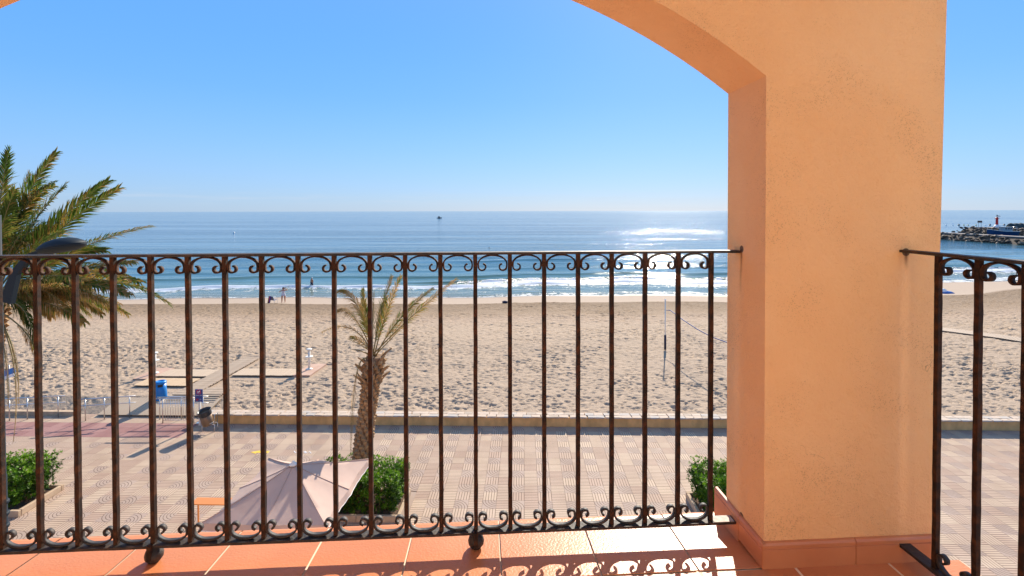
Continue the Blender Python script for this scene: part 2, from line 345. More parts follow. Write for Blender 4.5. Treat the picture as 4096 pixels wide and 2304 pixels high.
for i in range(28):
    an = rng.uniform(-.45, .45) + (0 if i % 6 else 1.1); a_, b_ = rng.uniform(.10, .19), rng.uniform(.045, .08)
    u = gx * math.cos(an) + gy * math.sin(an); v = -gx * math.sin(an) + gy * math.cos(an)
    r2 = np.sqrt((u / a_) ** 2 + (v / b_) ** 2)
    k = -np.exp(-(r2 ** 3)) + .38 * np.exp(-((r2 - 1.35) / .35) ** 2)
    edge = np.clip((kr * cell - np.sqrt(gx ** 2 + gy ** 2)) / .08, 0, 1); kern.append((k * edge * rng.uniform(.065, .115)).astype(np.float32))
npit = 140000
kr2 = 11; gy2, gx2 = np.mgrid[-kr2:kr2 + 1, -kr2:kr2 + 1] * cell; kern2 = []
for i in range(16):
    an = rng.uniform(-.4, .4); u = gx2 * math.cos(an) + gy2 * math.sin(an); v = -gx2 * math.sin(an) + gy2 * math.cos(an)
    r2 = np.sqrt((u / rng.uniform(.16, .28)) ** 2 + (v / rng.uniform(.09, .14)) ** 2)
    kern2.append(((-np.exp(-r2 ** 3) + .35 * np.exp(-((r2 - 1.35) / .35) ** 2)) * np.clip((kr2 * cell - np.sqrt(gx2 ** 2 + gy2 ** 2)) / .1, 0, 1) * rng.uniform(.07, .13)).astype(np.float32))
for i in range(3500):
    a, b2 = rng.integers(kr2, nx - kr2), rng.integers(kr2, ny - kr2); H[b2 - kr2:b2 + kr2 + 1, a - kr2:a + kr2 + 1] += kern2[i % 16]
px_ = rng.integers(kr, nx - kr, npit); py_ = rng.integers(kr, ny - kr, npit)
for i in range(npit): H[py_[i] - kr:py_[i] + kr + 1, px_[i] - kr:px_[i] + kr + 1] += kern[i % 28]
patch_ = np.clip(.82 + smooth_noise(ny, nx, 70, 110, .22) + smooth_noise(ny, nx, 25, 45, .16), .25, 1.25); H *= patch_
def sample(X, Y):
    fx = np.clip((X - rx0) / cell, 0, nx - 2.01); fy = np.clip((Y - ry0) / cell, 0, ny - 2.01)
    xi = fx.astype(int); yi = fy.astype(int); fx = fx - xi; fy = fy - yi
    return (H[yi, xi] * (1 - fx) + H[yi, xi + 1] * fx) * (1 - fy) + (H[yi + 1, xi] * (1 - fx) + H[yi + 1, xi + 1] * fx) * fy
def np_mesh(name, X, Y, Z, m, attrs=None, smooth=True):
    r, c = X.shape; me = bpy.data.meshes.new(name)
    me.vertices.add(r * c); me.vertices.foreach_set('co', np.stack([X, Y, Z], -1).astype(np.float32).ravel())
    idx = np.arange(r * c).reshape(r, c)
    q = np.stack([idx[:-1, :-1], idx[:-1, 1:], idx[1:, 1:], idx[1:, :-1]], -1).reshape(-1, 4).astype(np.int32)
    me.loops.add(q.size); me.loops.foreach_set('vertex_index', q.ravel())
    me.polygons.add(len(q)); me.polygons.foreach_set('loop_start', np.arange(0, q.size, 4, dtype=np.int32)); me.polygons.foreach_set('loop_total', np.full(len(q), 4, np.int32))
    me.polygons.foreach_set('use_smooth', np.full(len(q), smooth)); me.materials.append(m)
    for k, v in (attrs or {}).items():
        a = me.attributes.new(k, 'FLOAT', 'POINT'); a.data.foreach_set('value', v.astype(np.float32).ravel())
    me.update(calc_edges=True); me.validate()
    o = bpy.data.objects.new(name, me); COL.objects.link(o); return o
def sand_mat():
    m = bpy.data.materials.new('beach_sand'); m.use_nodes = True; t = m.node_tree; b = t.nodes['Principled BSDF']; L = t.links
    b.inputs['Roughness'].default_value = .95; b.inputs['Specular IOR Level'].default_value = .15
    a = N(t, 'ShaderNodeAttribute'); a.attribute_name = 'shore'
    tc = N(t, 'ShaderNodeTexCoord'); mp = N(t, 'ShaderNodeMapping'); mp.inputs['Scale'].default_value = (.35, 1.2, 1); L.new(tc.outputs['Object'], mp.inputs[0])
    n = N(t, 'ShaderNodeTexNoise'); n.inputs['Scale'].default_value = 1.0; n.inputs['Detail'].default_value = 8; n.inputs['Roughness'].default_value = .65; L.new(mp.outputs[0], n.inputs['Vector'])
    s = math_(t, 'ADD', a.outputs['Fac'], math_(t, 'MULTIPLY', math_(t, 'SUBTRACT', n.outputs['Fac'], .5), .06))
    r = N(t, 'ShaderNodeValToRGB'); e = r.color_ramp.elements
    e[0].position = 0; e[0].color = (.41, .312, .226, 1); e[1].position = 1; e[1].color = (.23, .18, .13, 1)
    for p, c in ((.42, (.40, .304, .218)), (.50, (.38, .28, .20)), (.585, (.285, .205, .135)), (.755, (.215, .152, .098)), (.772, (.40, .315, .24)), (.95, (.39, .305, .235)), (.985, (.24, .19, .14))):
        q = e.new(p); q.color = (*c, 1)
    L.new(s, r.inputs[0])
    n2 = N(t, 'ShaderNodeTexNoise'); n2.inputs['Scale'].default_value = 7; n2.inputs['Detail'].default_value = 6; L.new(tc.outputs['Object'], n2.inputs['Vector'])
    r2 = N(t, 'ShaderNodeValToRGB'); r2.color_ramp.elements[0].position = .3; r2.color_ramp.elements[1].position = .7; r2.color_ramp.elements[0].color = (.86, .85, .84, 1); r2.color_ramp.elements[1].color = (1.06, 1.05, 1.04, 1); L.new(n2.outputs['Fac'], r2.inputs[0])
    mm = N(t, 'ShaderNodeMix', data_type='RGBA', blend_type='MULTIPLY'); mm.inputs[0].default_value = 1; L.new(r.outputs[0], mm.inputs[6]); L.new(r2.outputs[0], mm.inputs[7]); L.new(mm.outputs[2], b.inputs['Base Color'])
    wet = N(t, 'ShaderNodeMapRange'); wet.inputs[1].default_value = .96; wet.inputs[2].default_value = 1.0; wet.inputs[3].default_value = .95; wet.inputs[4].default_value = .25; L.new(s, wet.inputs[0]); L.new(wet.outputs[0], b.inputs['Roughness'])
    n3 = N(t, 'ShaderNodeTexNoise'); n3.inputs['Scale'].default_value = 16; n3.inputs['Detail'].default_value = 5; L.new(tc.outputs['Object'], n3.inputs['Vector'])
    dist = N(t, 'ShaderNodeMapRange'); dist.inputs[1].default_value = .76; dist.inputs[2].default_value = .79; dist.inputs[3].default_value = .05; dist.inputs[4].default_value = .002; L.new(a.outputs['Fac'], dist.inputs[0])
    bp = N(t, 'ShaderNodeBump'); bp.inputs['Strength'].default_value = .6; L.new(dist.outputs[0], bp.inputs['Distance']); L.new(n3.outputs['Fac'], bp.inputs['Height']); L.new(bp.outputs[0], b.inputs['Normal'])
    return m
M['sand'] = sand_mat()
ys = [21.32]
while ys[-1] < 76: ys.append(ys[-1] + .05 * (ys[-1] / 21.3) ** 1.15)
ys = np.array(ys); tt = np.linspace(-1, 1.32, 940)
Yg = np.repeat(ys[:, None], len(tt), 1); Xg = tt[None] * (Yg * 1.05 + 6) - .02 * Yg
zb, sg = beach_z(Xg, Yg)
amp = np.interp(sg, [-.05, .0, .012, .60, .70, .755, .778], [.0, .0, 1, 1.0, .95, .9, .0]) * np.where((Xg < -14.3) & (Yg < 23.0), .5, 1)
# flattened trodden strips around the boardwalks and platforms
for (xa, xb, ya, yb) in ((-17.5, -15.8, 21.4, 29.4), (-20.3, -12.3, 25.3, 27.0), (-20.3, -17.2, 24.0, 25.5), (-21.4, -19.7, 25.0, 27.2), (-12.7, -11.4, 25.7, 28.0), (-17.4, -14.7, 21.4, 24.2), (-20.2, -14.6, 21.3, 22.8)):
    amp = amp * np.where((Xg > xa) & (Xg < xb) & (Yg > ya) & (Yg < yb), .12, 1)
Zg = zb + amp * sample(Xg, Yg)
struct(np_mesh('beach_sand', Xg, Yg, Zg, M['sand'], {'shore': sg}))
# simple continuation of the beach to both sides
for nm, xs in (('beach_west', np.linspace(-400, -60, 60)), ('beach_east', np.linspace(96, 400, 60))):
    yy = np.linspace(21.3, 130, 50); A, B = np.meshgrid(xs, yy); z, s = beach_z(A, B); struct(np_mesh(nm, A, B, z - .05, M['sand'], {'shore': s}))
def ground_z(x, y): return float(beach_z(np.array([x]), np.array([y]))[0][0])

def sea_mat():
    m = bpy.data.materials.new('sea_water'); m.use_nodes = True; t = m.node_tree; b = t.nodes['Principled BSDF']; L = t.links
    b.inputs['IOR'].default_value = 1.33; b.inputs['Specular IOR Level'].default_value = .36; b.inputs['Roughness'].default_value = .12
    geo = N(t, 'ShaderNodeNewGeometry'); pos = geo.outputs['Position']
    def nz(sc_, det, scale, rough=.55):
        mp = N(t, 'ShaderNodeMapping'); mp.inputs['Scale'].default_value = sc_; L.new(pos, mp.inputs[0])
        n = N(t, 'ShaderNodeTexNoise'); n.inputs['Scale'].default_value = scale; n.inputs['Detail'].default_value = det; n.inputs['Roughness'].default_value = rough; L.new(mp.outputs[0], n.inputs['Vector']); return n.outputs['Fac']
    # slicks: long calm streaks lying along the coast
    sl = nz((.10, 1, 1), 5, .022, .6); sl2 = nz((.07, 1, 1), 4, .10, .6)
    s = math_(t, 'ADD', math_(t, 'MULTIPLY', sl, .6), math_(t, 'MULTIPLY', sl2, .4))
    calm = N(t, 'ShaderNodeMapRange'); calm.inputs[1].default_value = .44; calm.inputs[2].default_value = .54; L.new(s, calm.inputs[0])
    # body colour: greener over the shallows
    sh = N(t, 'ShaderNodeAttribute'); sh.attribute_name = 'depth'
    cr = N(t, 'ShaderNodeValToRGB'); e = cr.color_ramp.elements; e[0].position = 0; e[0].color = (.17, .16, .10, 1); e[1].position = 1; e[1].color = (.012, .065, .115, 1)
    for p, c in ((.07, (.13, .16, .10)), (.20, (.075, .15, .13)), (.42, (.03, .10, .13))): q = e.new(p); q.color = (*c, 1)
    L.new(sh.outputs['Fac'], cr.inputs[0])
    # foam
    fo = N(t, 'ShaderNodeAttribute'); fo.attribute_name = 'foam'
    f1 = nz((.8, .42, 1), 9, .9, .72); f2 = nz((1, .6, 1), 6, 3, .7)
    fn = math_(t, 'ADD', math_(t, 'MULTIPLY', f1, .65), math_(t, 'MULTIPLY', f2, .35))
    fm = N(t, 'ShaderNodeMapRange'); fm.inputs[1].default_value = .43; fm.inputs[2].default_value = .52
    L.new(math_(t, 'ADD', math_(t, 'SUBTRACT', fn, .5), math_(t, 'MULTIPLY', fo.outputs['Fac'], 1)), fm.inputs[0])
    foam = fm.outputs[0]
    mx = N(t, 'ShaderNodeMix', data_type='RGBA'); L.new(foam, mx.inputs[0]); L.new(cr.outputs[0], mx.inputs[6]); mx.inputs[7].default_value = (.56, .60, .64, 1)
    L.new(mx.outputs[2], b.inputs['Base Color'])
    ro = N(t, 'ShaderNodeMapRange'); ro.inputs[3].default_value = .085; ro.inputs[4].default_value = .7; L.new(foam, ro.inputs[0]); L.new(ro.outputs[0], b.inputs['Roughness'])
    w1 = nz((.30, 1, 1), 3, .16); w2 = nz((.45, 1, 1), 4, .9); w3 = nz((.7, 1, 1), 4, 4.5)
    amp = math_(t, 'SUBTRACT', 1, math_(t, 'MULTIPLY', calm.outputs[0], .88))
    h = math_(t, 'ADD', math_(t, 'MULTIPLY', w1, .75), math_(t, 'ADD', math_(t, 'MULTIPLY', math_(t, 'MULTIPLY', w2, .50), amp), math_(t, 'MULTIPLY', math_(t, 'MULTIPLY', w3, .14), amp)))
    h = math_(t, 'ADD', h, math_(t, 'MULTIPLY', foam, .12))
    bp = N(t, 'ShaderNodeBump'); bp.inputs['Strength'].default_value = 1.0; bp.inputs['Distance'].default_value = .55; L.new(h, bp.inputs['Height']); L.new(bp.outputs[0], b.inputs['Normal'])
    return m
M['sea'] = sea_mat()
D = np.concatenate([np.arange(-3.2, 60, .22), 60 * 1.045 ** np.arange(0, 142)])
U = np.concatenate([-np.geomspace(26000, 150, 24), np.linspace(-140, 170, 300), np.geomspace(180, 26000, 24)])
Dg = np.repeat(D[:, None], len(U), 1); Ug = np.repeat(U[None], len(D), 0)
fade = np.clip(1 - Dg / 400, 0, 1)
Yw = Dg + shore(np.clip(Ug, -400, 400)) * fade + 70 * (1 - fade)
wob = 1.6 * np.sin(Ug * .035 + 1) + .9 * np.sin(Ug * .11) + .4 * np.sin(Ug * .31 + 2)
Zw = np.full_like(Dg, ZS)
right = np.clip((Ug + 22) / 14, 0, 1)        # the outer bar breaks only towards the right
def ridge(c, am, wf, wb, k=1.0):
    d = Dg - (c + wob * k); return am * np.where(d < 0, np.exp(-(d / wf) ** 2), np.exp(-(d / wb) ** 2))
Zw += ridge(8.3, .38, .55, 2.0) * (.75 + .25 * np.sin(Ug * .5))
Zw += ridge(12.6, .42, .6, 2.2) * right + ridge(18.5, .30, 1.0, 2.6, 1.2) + ridge(27.5, .26, 1.3, 3, 1.5) * (.6 + .4 * np.sin(Ug * .05))
Zw += ridge(43, .42, 1.5, 4, 1.2) * np.exp(-((Ug - 4) / 24) ** 2) + ridge(36, .15, 1.6, 3, 1.7) + ridge(54, .15, 2, 4, 2)
Zw += .05 * np.sin(Dg * 1.1 + Ug * .12) * np.exp(-np.abs(Dg - 22) / 30) * (Dg > 10)
Zw = np.where(Dg < 1.2, ZS - .02 + .02 * Dg, Zw)
foam = np.interp(Dg - wob, [-4, .0, .5, 2.0, 4.5, 6.4, 7.6, 8.3, 8.9, 9.5], [.38, .45, .36, .31, .38, .41, .54, .66, .25, 0.0])
foam = np.where((Dg < .35) & (Dg > -2), .5, foam)
foam = np.maximum(foam, right * np.interp(Dg - wob, [4, 8, 11.5, 12.3, 12.9, 13.4], [0, .46, .52, .50, .2, 0]))
depth = np.clip(Dg / 220, 0, 1) ** .6
struct(np_mesh('sea', Ug, Yw, Zw, M['sea'], {'foam': foam, 'depth': depth}))

# ------------------------------------------------------------------ promenade tiles
T = .45; TX0 = -24.3; TY1 = 20.97
prom = struct(MB().build('promenade', M['pave'])) if False else None
pb = MB(); pb.add([(-30, 8, -.012), (34, 8, -.012), (34, 21.02, -.012), (-30, 21.02, -.012)], [(0, 1, 2, 3)]); pb.add([(-30, 21.02, -.012), (-14.6, 21.02, -.012), (-14.6, 21.9, -.012), (-30, 21.9, -.012)], [(0, 1, 2, 3)])
prom = struct(pb.build('promenade', M['pave']))
UVR = {0: [(0, 0), (1, 0), (1, 1), (0, 1)], 1: [(0, 1), (0, 0), (1, 0), (1, 1)], 2: [(1, 1), (0, 1), (0, 0), (1, 0)]}
def tile_geo(mb, cx, cy, rot, mi, z=0, tilt=0.0):
    h = T / 2 - .003; uv = UVR[rot]
    vs = [(cx - h, cy - h, z), (cx + h, cy - h, z), (cx + h, cy + h, z), (cx - h, cy + h, z)] + [(cx - h, cy - h, z - .012), (cx + h, cy - h, z - .012), (cx + h, cy + h, z - .012), (cx - h, cy + h, z - .012)]
    e = [(.5, .5)] * 4
    mb.add(vs, [(0, 1, 2, 3), (0, 4, 5, 1), (1, 5, 6, 2), (2, 6, 7, 3), (3, 7, 4, 0)], mi, False, [uv, e, e, e, e])
tiles = []
ncol = int((27.5 - TX0) / T); nrow = 21
for r in range(-2, nrow):
    for c in range(ncol):
        if r < 0 and TX0 + (c + .5) * T > -14.75: continue
        cx = TX0 + (c + .5) * T; cy = TY1 - (r + .5) * T
        mi = 0; rot = 0
        if c % 2 == 0: rot, mi = 0, 0
        elif r % 2 == 1: rot, mi = 1, 0
        else:
            mi = 1; k = (r // 2 + c // 2) % 2; rot = 0 if k == 0 else 2
        if cx < -14.6 and cy > 19.4: mi, rot = (2, 0) if cy < 20.75 else (0, 0)
        if cx < -14.6 and 17 < cy <= 19.4 and c % 4 == 1: mi, rot = 0, 1
        tn = random.choice([0, .25, .5, .75, 1.0])
        inpl = any(x0 < cx < x0 + 2.65 and 14.45 < cy < 15.8 for x0 in (-18.2, -6.41, 5.28))
        if not inpl: tiles.append((cx, cy, rot, mi, tn))
def tile_size(tl):
    cx, cy = tl[:2]; X = cx + .0244 * cy; Z = cy - .0244 * cx
    px = 2048 + 1935 * X / Z; d = 9.4 * 1935 / Z
    vis = (0 < px < 2910 or 3740 < px < 4096) and d < (1310 - .065 * px / 2 if px < 2910 else 1400)
    return (1 if vis else 0, T * T * 9.4 / Z ** 3)
tiles.sort(key=tile_size, reverse=True)
tcache = {}
for tl in tiles[:300]:
    key = tl[2:]
    if key not in tcache:
        b = MB(); tile_geo(b, 0, 0, tl[2], 0); o = b.build('paving_tile', [M['tile_s'], M['tile_a'], M['tile_r']][tl[3]], prom, tones=[tl[4]] * 8); tcache[key] = o.data; COL.objects.unlink(o); bpy.data.objects.remove(o)
    o = link('paving_tile', tcache[key], prom, (tl[0], tl[1], random.uniform(-.001, .001)))
b = MB(); tn = []
for tl in tiles[300:]:
    tile_geo(b, tl[0], tl[1], tl[2], tl[3], random.uniform(-.001, .001)); tn += [tl[4]] * 8
rest = b.build('paving_tiles', [M['tile_s'], M['tile_a'], M['tile_r']], prom, tones=tn); rest['kind'] = 'stuff'
# chalk marks on the paving
b = MB()
def flat(mb, pts, z=.006, mi=0): mb.add([(x, y, z) for x, y in pts], [tuple(range(len(pts)))], mi)
flat(b, [(-10.68, 18.50), (-10.42, 18.38), (-10.42, 18.46), (-9.96, 18.44), (-9.98, 18.60), (-10.38, 18.58), (-10.36, 18.66)])
tag(b.build('paint_mark', M['yellow']), 'faded yellow arrow painted on the promenade paving', 'painted mark')
b = MB()
for k in range(3): b.tube([(-9.02 + k * .22, 18.62, .006), (-8.90 + k * .22, 18.48, .006), (-8.84 + k * .22, 18.60, .006), (-8.72 + k * .22, 18.46, .006)], .018, 5)
for v in range(len(b.v)): x, y, z = b.v[v]; b.v[v] = (x, y, .003 + (z - .006) * .15 + .002)
tag(b.build('paint_mark', M['white']), 'faint white scribble painted on the promenade paving', 'painted mark')

# ------------------------------------------------------------------ low sea wall with stone capping
sw = thing('sea_wall', 'low ochre concrete wall with a pale stone capping between promenade and sand', 'wall', (0, 21.0, 0))
b = MB(); b.box((22.8, .20, .16), (74.5, .40, .44)); b.build('wall_body', M['wall_c'], sw)
stv = []
for i in range(10):
    b = MB(); L_, W_ = .40, .235
    j = lambda s=.02: random.uniform(-s, s)
    vs = []
    for z, q in ((-.03, 0), (.022, .008)):
        vs += [(-L_ / 2 + j() + q, -W_ / 2 + j(.014) + q, z + j(.006)), (j(.03), -W_ / 2 + j(.02) + q, z + j(.006)), (L_ / 2 + j() - q, -W_ / 2 + j(.014) + q, z + j(.006)), (L_ / 2 + j() - q, W_ / 2 + j(.014) - q, z + j(.006)), (-L_ / 2 + j() + q, W_ / 2 + j(.014) - q, z + j(.006))]
    b.add(vs, [(5, 6, 7, 8, 9), (0, 1, 6, 5), (1, 2, 7, 6), (2, 3, 8, 7), (3, 4, 9, 8), (4, 0, 5, 9)])
    o = b.build('cap_stone', M['cap'], sw); stv.append(o.data); bpy.data.objects.remove(o)
M['cap2'] = mat('cap_stone_pale', (.56, .44, .34), .9, col2=(.47, .37, .28), nscale=3, bump=(22, .5, .01)); M['cap3'] = mat('cap_stone_grey', (.43, .38, .33), .9, bump=(22, .5, .01))
for k, me in enumerate(stv): me.materials[0] = M['cap2'] if k % 3 else (M['cap'] if k % 2 else M['cap3'])
for row in range(2):
    x = -14.3 + row * .2
    while x < 26:
        o = link('cap_stone', random.choice(stv), sw, (x, .05 + row * .245, .415)); sc_ = random.uniform(.85, 1.12); o.scale = (sc_, 1, 1); o.rotation_euler = (0, 0, random.uniform(-.03, .03)); x += .405 * sc_ + .0

# ------------------------------------------------------------------ boardwalks on the sand
def board_walk(label, x0, x1, y0, y1, z, along, pitch, m, group=None, skew=0.0, gap=.04):
    t = thing('boardwalk', label, 'boardwalk', (x0, y0, z), 0, group)
    n = int(((y1 - y0) if along == 'Y' else (x1 - x0)) / pitch)
    b = MB(); ln = (x1 - x0) if along == 'Y' else (y1 - y0)
    if along == 'Y': b.box((ln / 2, (pitch - gap) / 2, 0), (ln, pitch - gap, .045))
    else: b.box(((pitch - gap) / 2, ln / 2, 0), (pitch - gap, ln, .03))
    o = b.build('board', m, t); me = o.data; bpy.data.objects.remove(o)
    for i in range(n):
        if along == 'Y':
            p = (skew * i * pitch + random.uniform(-.02, .02), i * pitch, random.uniform(-.004, .004) + .0)
            zz = ground_z(x0 + ln / 2, y0 + i * pitch)
        else:
            p = (i * pitch, random.uniform(-.015, .015) + skew * i * pitch, random.uniform(-.004, .004)); zz = ground_z(x0 + i * pitch, y0 + ln / 2)
        o = link('board', me, t, (p[0], p[1], p[2] + zz + .085 - z)); o.rotation_euler = (0, 0, random.uniform(-.006, .006))
    b = MB()
    return t
board_walk('long slatted boardwalk running straight out over the sand from the ramp', -17.12, -16.05, 22.0, 29.2, .4, 'Y', .13, M['wood_grey'], skew=-.015)
board_walk('wide slatted boardwalk at the foot of the beach ramp beside the sign', -16.02, -14.75, 22.05, 24.1, .4, 'Y', .13, M['wood_grey'])
board_walk('pale boardwalk of lengthwise planks reaching the right foot shower', -15.95, -12.55, 25.9, 27.0, .4, 'X', .14, M['wood_pale'], gap=.012)
board_walk('pale boardwalk of planks between the left foot shower and the slatted walk', -20.0, -17.15, 25.68, 26.8, .4, 'X', .14, M['wood_pale'], gap=.012)
board_walk('yellowish plank mat on the sand behind the blue bin', -20.1, -17.2, 24.25, 25.35, .4, 'X', .14, mat('yellow_board', (.50, .35, .20), .85, col2=(.58, .42, .26), nscale=5, aniso=(8, .6, 1)), gap=.010)
t = thing('wooden_ramp', 'wooden plank ramp sloping from the promenade up to the sand', 'ramp', (-19.6, 21.1, .03))
b = MB(); Mr = Matrix.Rotation(math.atan2(.37, 1.5), 3, 'X'); b.box((0, 0, 0), (.135, 1.3, .03), M=Mr); o = b.build('board', M['wood_pale'], t); me = o.data; bpy.data.objects.remove(o)
for i in range(34): link('board', me, t, (.07 + i * .147, 1.15, .20 + random.uniform(-.003, .003)))
# diagonal boardwalk far right
t = thing('boardwalk', 'slatted boardwalk crossing the sand diagonally beyond the side railing', 'boardwalk', (31.8, 38.3, 0))
d0 = Vector((31.0, 39.4)); d1 = Vector((37.0, 29.8)); L_ = (d1 - d0).length; dr = (d1 - d0) / L_; an = math.atan2(dr.y, dr.x)
b = MB(); b.box((0, 0, 0), (.11, 1.35, .03)); o = b.build('board', M['wood_grey'], t); me = o.data; bpy.data.objects.remove(o)
for i in range(int(L_ / .135)):
    p = d0 + dr * i * .135; o = link('board', me, t, (p.x - 31.8, p.y - 38.3, ground_z(p.x, p.y) + .09)); o.rotation_euler = (0, 0, an)

# ------------------------------------------------------------------ foot showers, bins, sign, rails
def shower(x, y, z, lab_s, lab_p, w_, d_, sk):
    b = MB(); hgt = .14
    vs = [(x + (sk[i] if i > 1 else 0) + a * w_ / 2, y + bb * d_ / 2, zz) for zz in (z - .12, z + .03) for i, (a, bb) in enumerate(((-1, -1), (1, -1), (1, 1), (-1, 1)))]
    b.add(vs, [(0, 3, 2, 1), (4, 5, 6, 7), (0, 1, 5, 4), (1, 2, 6, 5), (2, 3, 7, 6), (3, 0, 4, 7)])
    tag(b.build('shower_platform', mat('brown_platform', (.42, .26, .18), .8, col2=(.50, .33, .24), nscale=2)), lab_p, 'platform', 'platforms under the foot showers')
    t = thing('foot_shower', lab_s, 'foot shower', (x, y, z + .03), 0, 'white foot showers on the beach')
    b = MB(); b.lathe([(.18, 0), (.18, .02), (.12, .05), (.09, .07)]); b.build('base', M['paint_wh'], t)
    b = MB(); b.tube([(0, 0, .05), (0, 0, 1.12)], .065, 12); b.build('post', M['paint_wh'], t)
    b = MB(); b.lathe([(.06, .66), (.20, .70), (.21, .73), (.19, .74), (.06, .71)]); b.build('basin', M['paint_wh'], t)
    b = MB(); b.lathe([(.06, 1.08), (.15, 1.11), (.16, 1.14), (.12, 1.165), (.02, 1.175)]); b.build('cap', M['paint_wh'], t)
    b = MB(); b.tube([(0, -.06, .9), (0, -.13, .9), (0, -.13, .86)], .012, 6); b.build('tap', M['steel'], t)
shower(-12.15, 26.95, .44, 'white foot shower post on the right brown platform', 'brown platform under the right foot shower at the boardwalk end', .95, 2.0, (0, 0, .1, .1))
shower(-20.45, 26.2, .42, 'white foot shower post on the left platform behind the blue bin', 'flat brown platform under the left foot shower', 1.05, 1.8, (0, 0, -.1, -.1))

t = thing('litter_bin', 'round blue plastic litter bin with a white notice standing on the sand', 'bin', (-17.6, 22.87, ground_z(-17.6, 22.87) - .02))
b = MB(); b.lathe([(.27, 0), (.285, .03), (.26, .45), (.235, .78)], n=28); b.build('body', M['blue_pl'], t)
b = MB(); b.lathe([(.242, .775), (.255, .80), (.25, .87), (.20, .90), (.14, .905), (.13, .88), (.02, .875)], n=28); b.build('lid', M['blue_pl'], t)
b = MB(); Mx = []
def patch(r, a0, a1, z0, z1, n=8, tap=0):
    vs = []; fs = []
    for i in range(n + 1):
        a = a0 + (a1 - a0) * i / n
        for z, rr in ((z0, r + tap), (z1, r)): vs.append((rr * math.cos(a), rr * math.sin(a), z))
    for i in range(n): fs.append((2 * i, 2 * i + 2, 2 * i + 3, 2 * i + 1))
    return vs, fs
b.add(*patch(.243, -1.35, -.5, .66, .79, tap=.006)); b.build('slot', M['black'], t)
b = MB(); b.add(*patch(.256, -2.75, -1.95, .42, .70, tap=.012)); nt_ = b.build('notice', M['white'], t)
b = MB(); b.add(*patch(.262, -2.5, -2.2, .55, .57)); b.add(*patch(.260, -2.55, -2.15, .59, .60)); b.build('print', M['dark_pl'], nt_)

t = thing('street_bin', 'tilted black and bronze street bin hung in a steel frame by the wall', 'bin', (-13.48, 20.3, 0))
Mt = Matrix.Rotation(R(-8), 3, 'Y') @ Matrix.Rotation(R(10), 3, 'X')
b = MB(); b.lathe([(.20, .30), (.215, .33), (.235, .88)], n=26, M=Mt); b.build('body', M['perf'], t)
b = MB(); b.lathe([(.238, .74), (.25, .76), (.262, .94), (.27, .965), (.262, .98), (.245, .965), (.235, .85), (.0, .80)], n=26, M=Mt); b.build('rim', M['dark_pl'], t)
b = MB()
for s in (-1, 1):
    for q in (-1, 1): b.tube([(s * .27, q * .10, 0), (s * .27, q * .10, .30)], .014, 6)
    b.tube([(s * .27, -.10, .30), (s * .27, -.10, .74), (s * .27, .10, .74), (s * .27, .10, .30)], .014, 6)
b.tube([(-.27, -.10, .32), (.27, -.10, .32)], .014, 6); b.tube([(-.27, .10, .32), (.27, .10, .32)], .014, 6); b.build('frame', M['steel'], t)
b = MB(); b.tube([(-.14, -.17, .34), (.14, -.19, .38), (.23, -.1, .42)], .014, 6); b.build('lever', M['steel'], t)

t = thing('beach_sign', 'blue no dogs sign on a white post at the end of the wall', 'sign', (-14.24, 20.78, 0))
b = MB(); b.box((0, 0, .60), (.075, .06, 1.2)); b.build('post', M['paint_wh'], t)
b = MB(); b.box((0, -.045, 1.34), (.335, .02, .56)); sb = b.build('panel', M['sign_blue'], t)
b = MB(); b.box((0, -.057, 1.55), (.10, .004, .10), M=Matrix.Identity(3)); 
b = MB()
n = 28
for r0, r1, mi, yy in ((.108, .086, 0, -.0575), (0, .086, 1, -.0565)):
    vs = []; fs = []
    for k in range(n):
        a = 2 * math.pi * k / n; vs += [(r0 * math.cos(a), yy, 1.50 + r0 * math.sin(a)), (r1 * math.cos(a), yy, 1.50 + r1 * math.sin(a))]
    fs = [(2 * k, 2 * k + 1, (2 * k + 3) % (2 * n), (2 * k + 2) % (2 * n)) for k in range(n)]
    if r0 == 0: continue
    b.add(vs, fs, 0)
b.box((.0, -.0585, 1.50), (.20, .002, .020), M=Matrix.Rotation(R(45), 3, 'Y')); b.build('prohibition_ring', M['sign_red'], sb)
b = MB()   # dog silhouette
flatz = lambda pts, y=-.0572: b.add([(x, y, z) for x, z in pts], [tuple(range(len(pts)))])
flatz([(-.055, 1.49), (.02, 1.48), (.055, 1.52), (.06, 1.56), (.02, 1.55), (-.01, 1.53), (-.06, 1.535)]); flatz([(-.05, 1.44), (-.035, 1.44), (-.03, 1.49), (-.055, 1.49)]); flatz([(.0, 1.44), (.015, 1.44), (.02, 1.485), (-.005, 1.485)])
b.build('dog_symbol', M['white'], sb)
def text(s, size, loc, m, parent, rx=R(90), rz=0, name='lettering', ext=.001, align='CENTER'):
    cu = bpy.data.curves.new(name, 'FONT'); cu.body = s; cu.size = size; cu.align_x = align; cu.extrude = ext; cu.materials.append(m)
    tmp = bpy.data.objects.new(name, cu); COL.objects.link(tmp)
    me = bpy.data.meshes.new_from_object(tmp.evaluated_get(bpy.context.evaluated_depsgraph_get())) if False else None
    dg = bpy.context.evaluated_depsgraph_get(); me = bpy.data.meshes.new_from_object(tmp.evaluated_get(dg)); bpy.data.objects.remove(tmp)
    o = link(name, me, parent, loc); o.rotation_euler = (rx, 0, rz); return o
text('Gossos NO', .058, (0, -.0575, 1.335), M['white'], sb)
text('estima la platja', .042, (0, -.0575, 1.075), M['white'], sb)
b = MB()
for x, c in ((-.10, 0), (-.04, 0)): b.tube([(x, -.06, 1.13), (x + .01, -.06, 1.20)], .016, 6); b.tube([(x + .01, -.06, 1.20), (x + .01, -.06, 1.24)], .010, 6)
b.build('figures', M['sign_red'], sb)
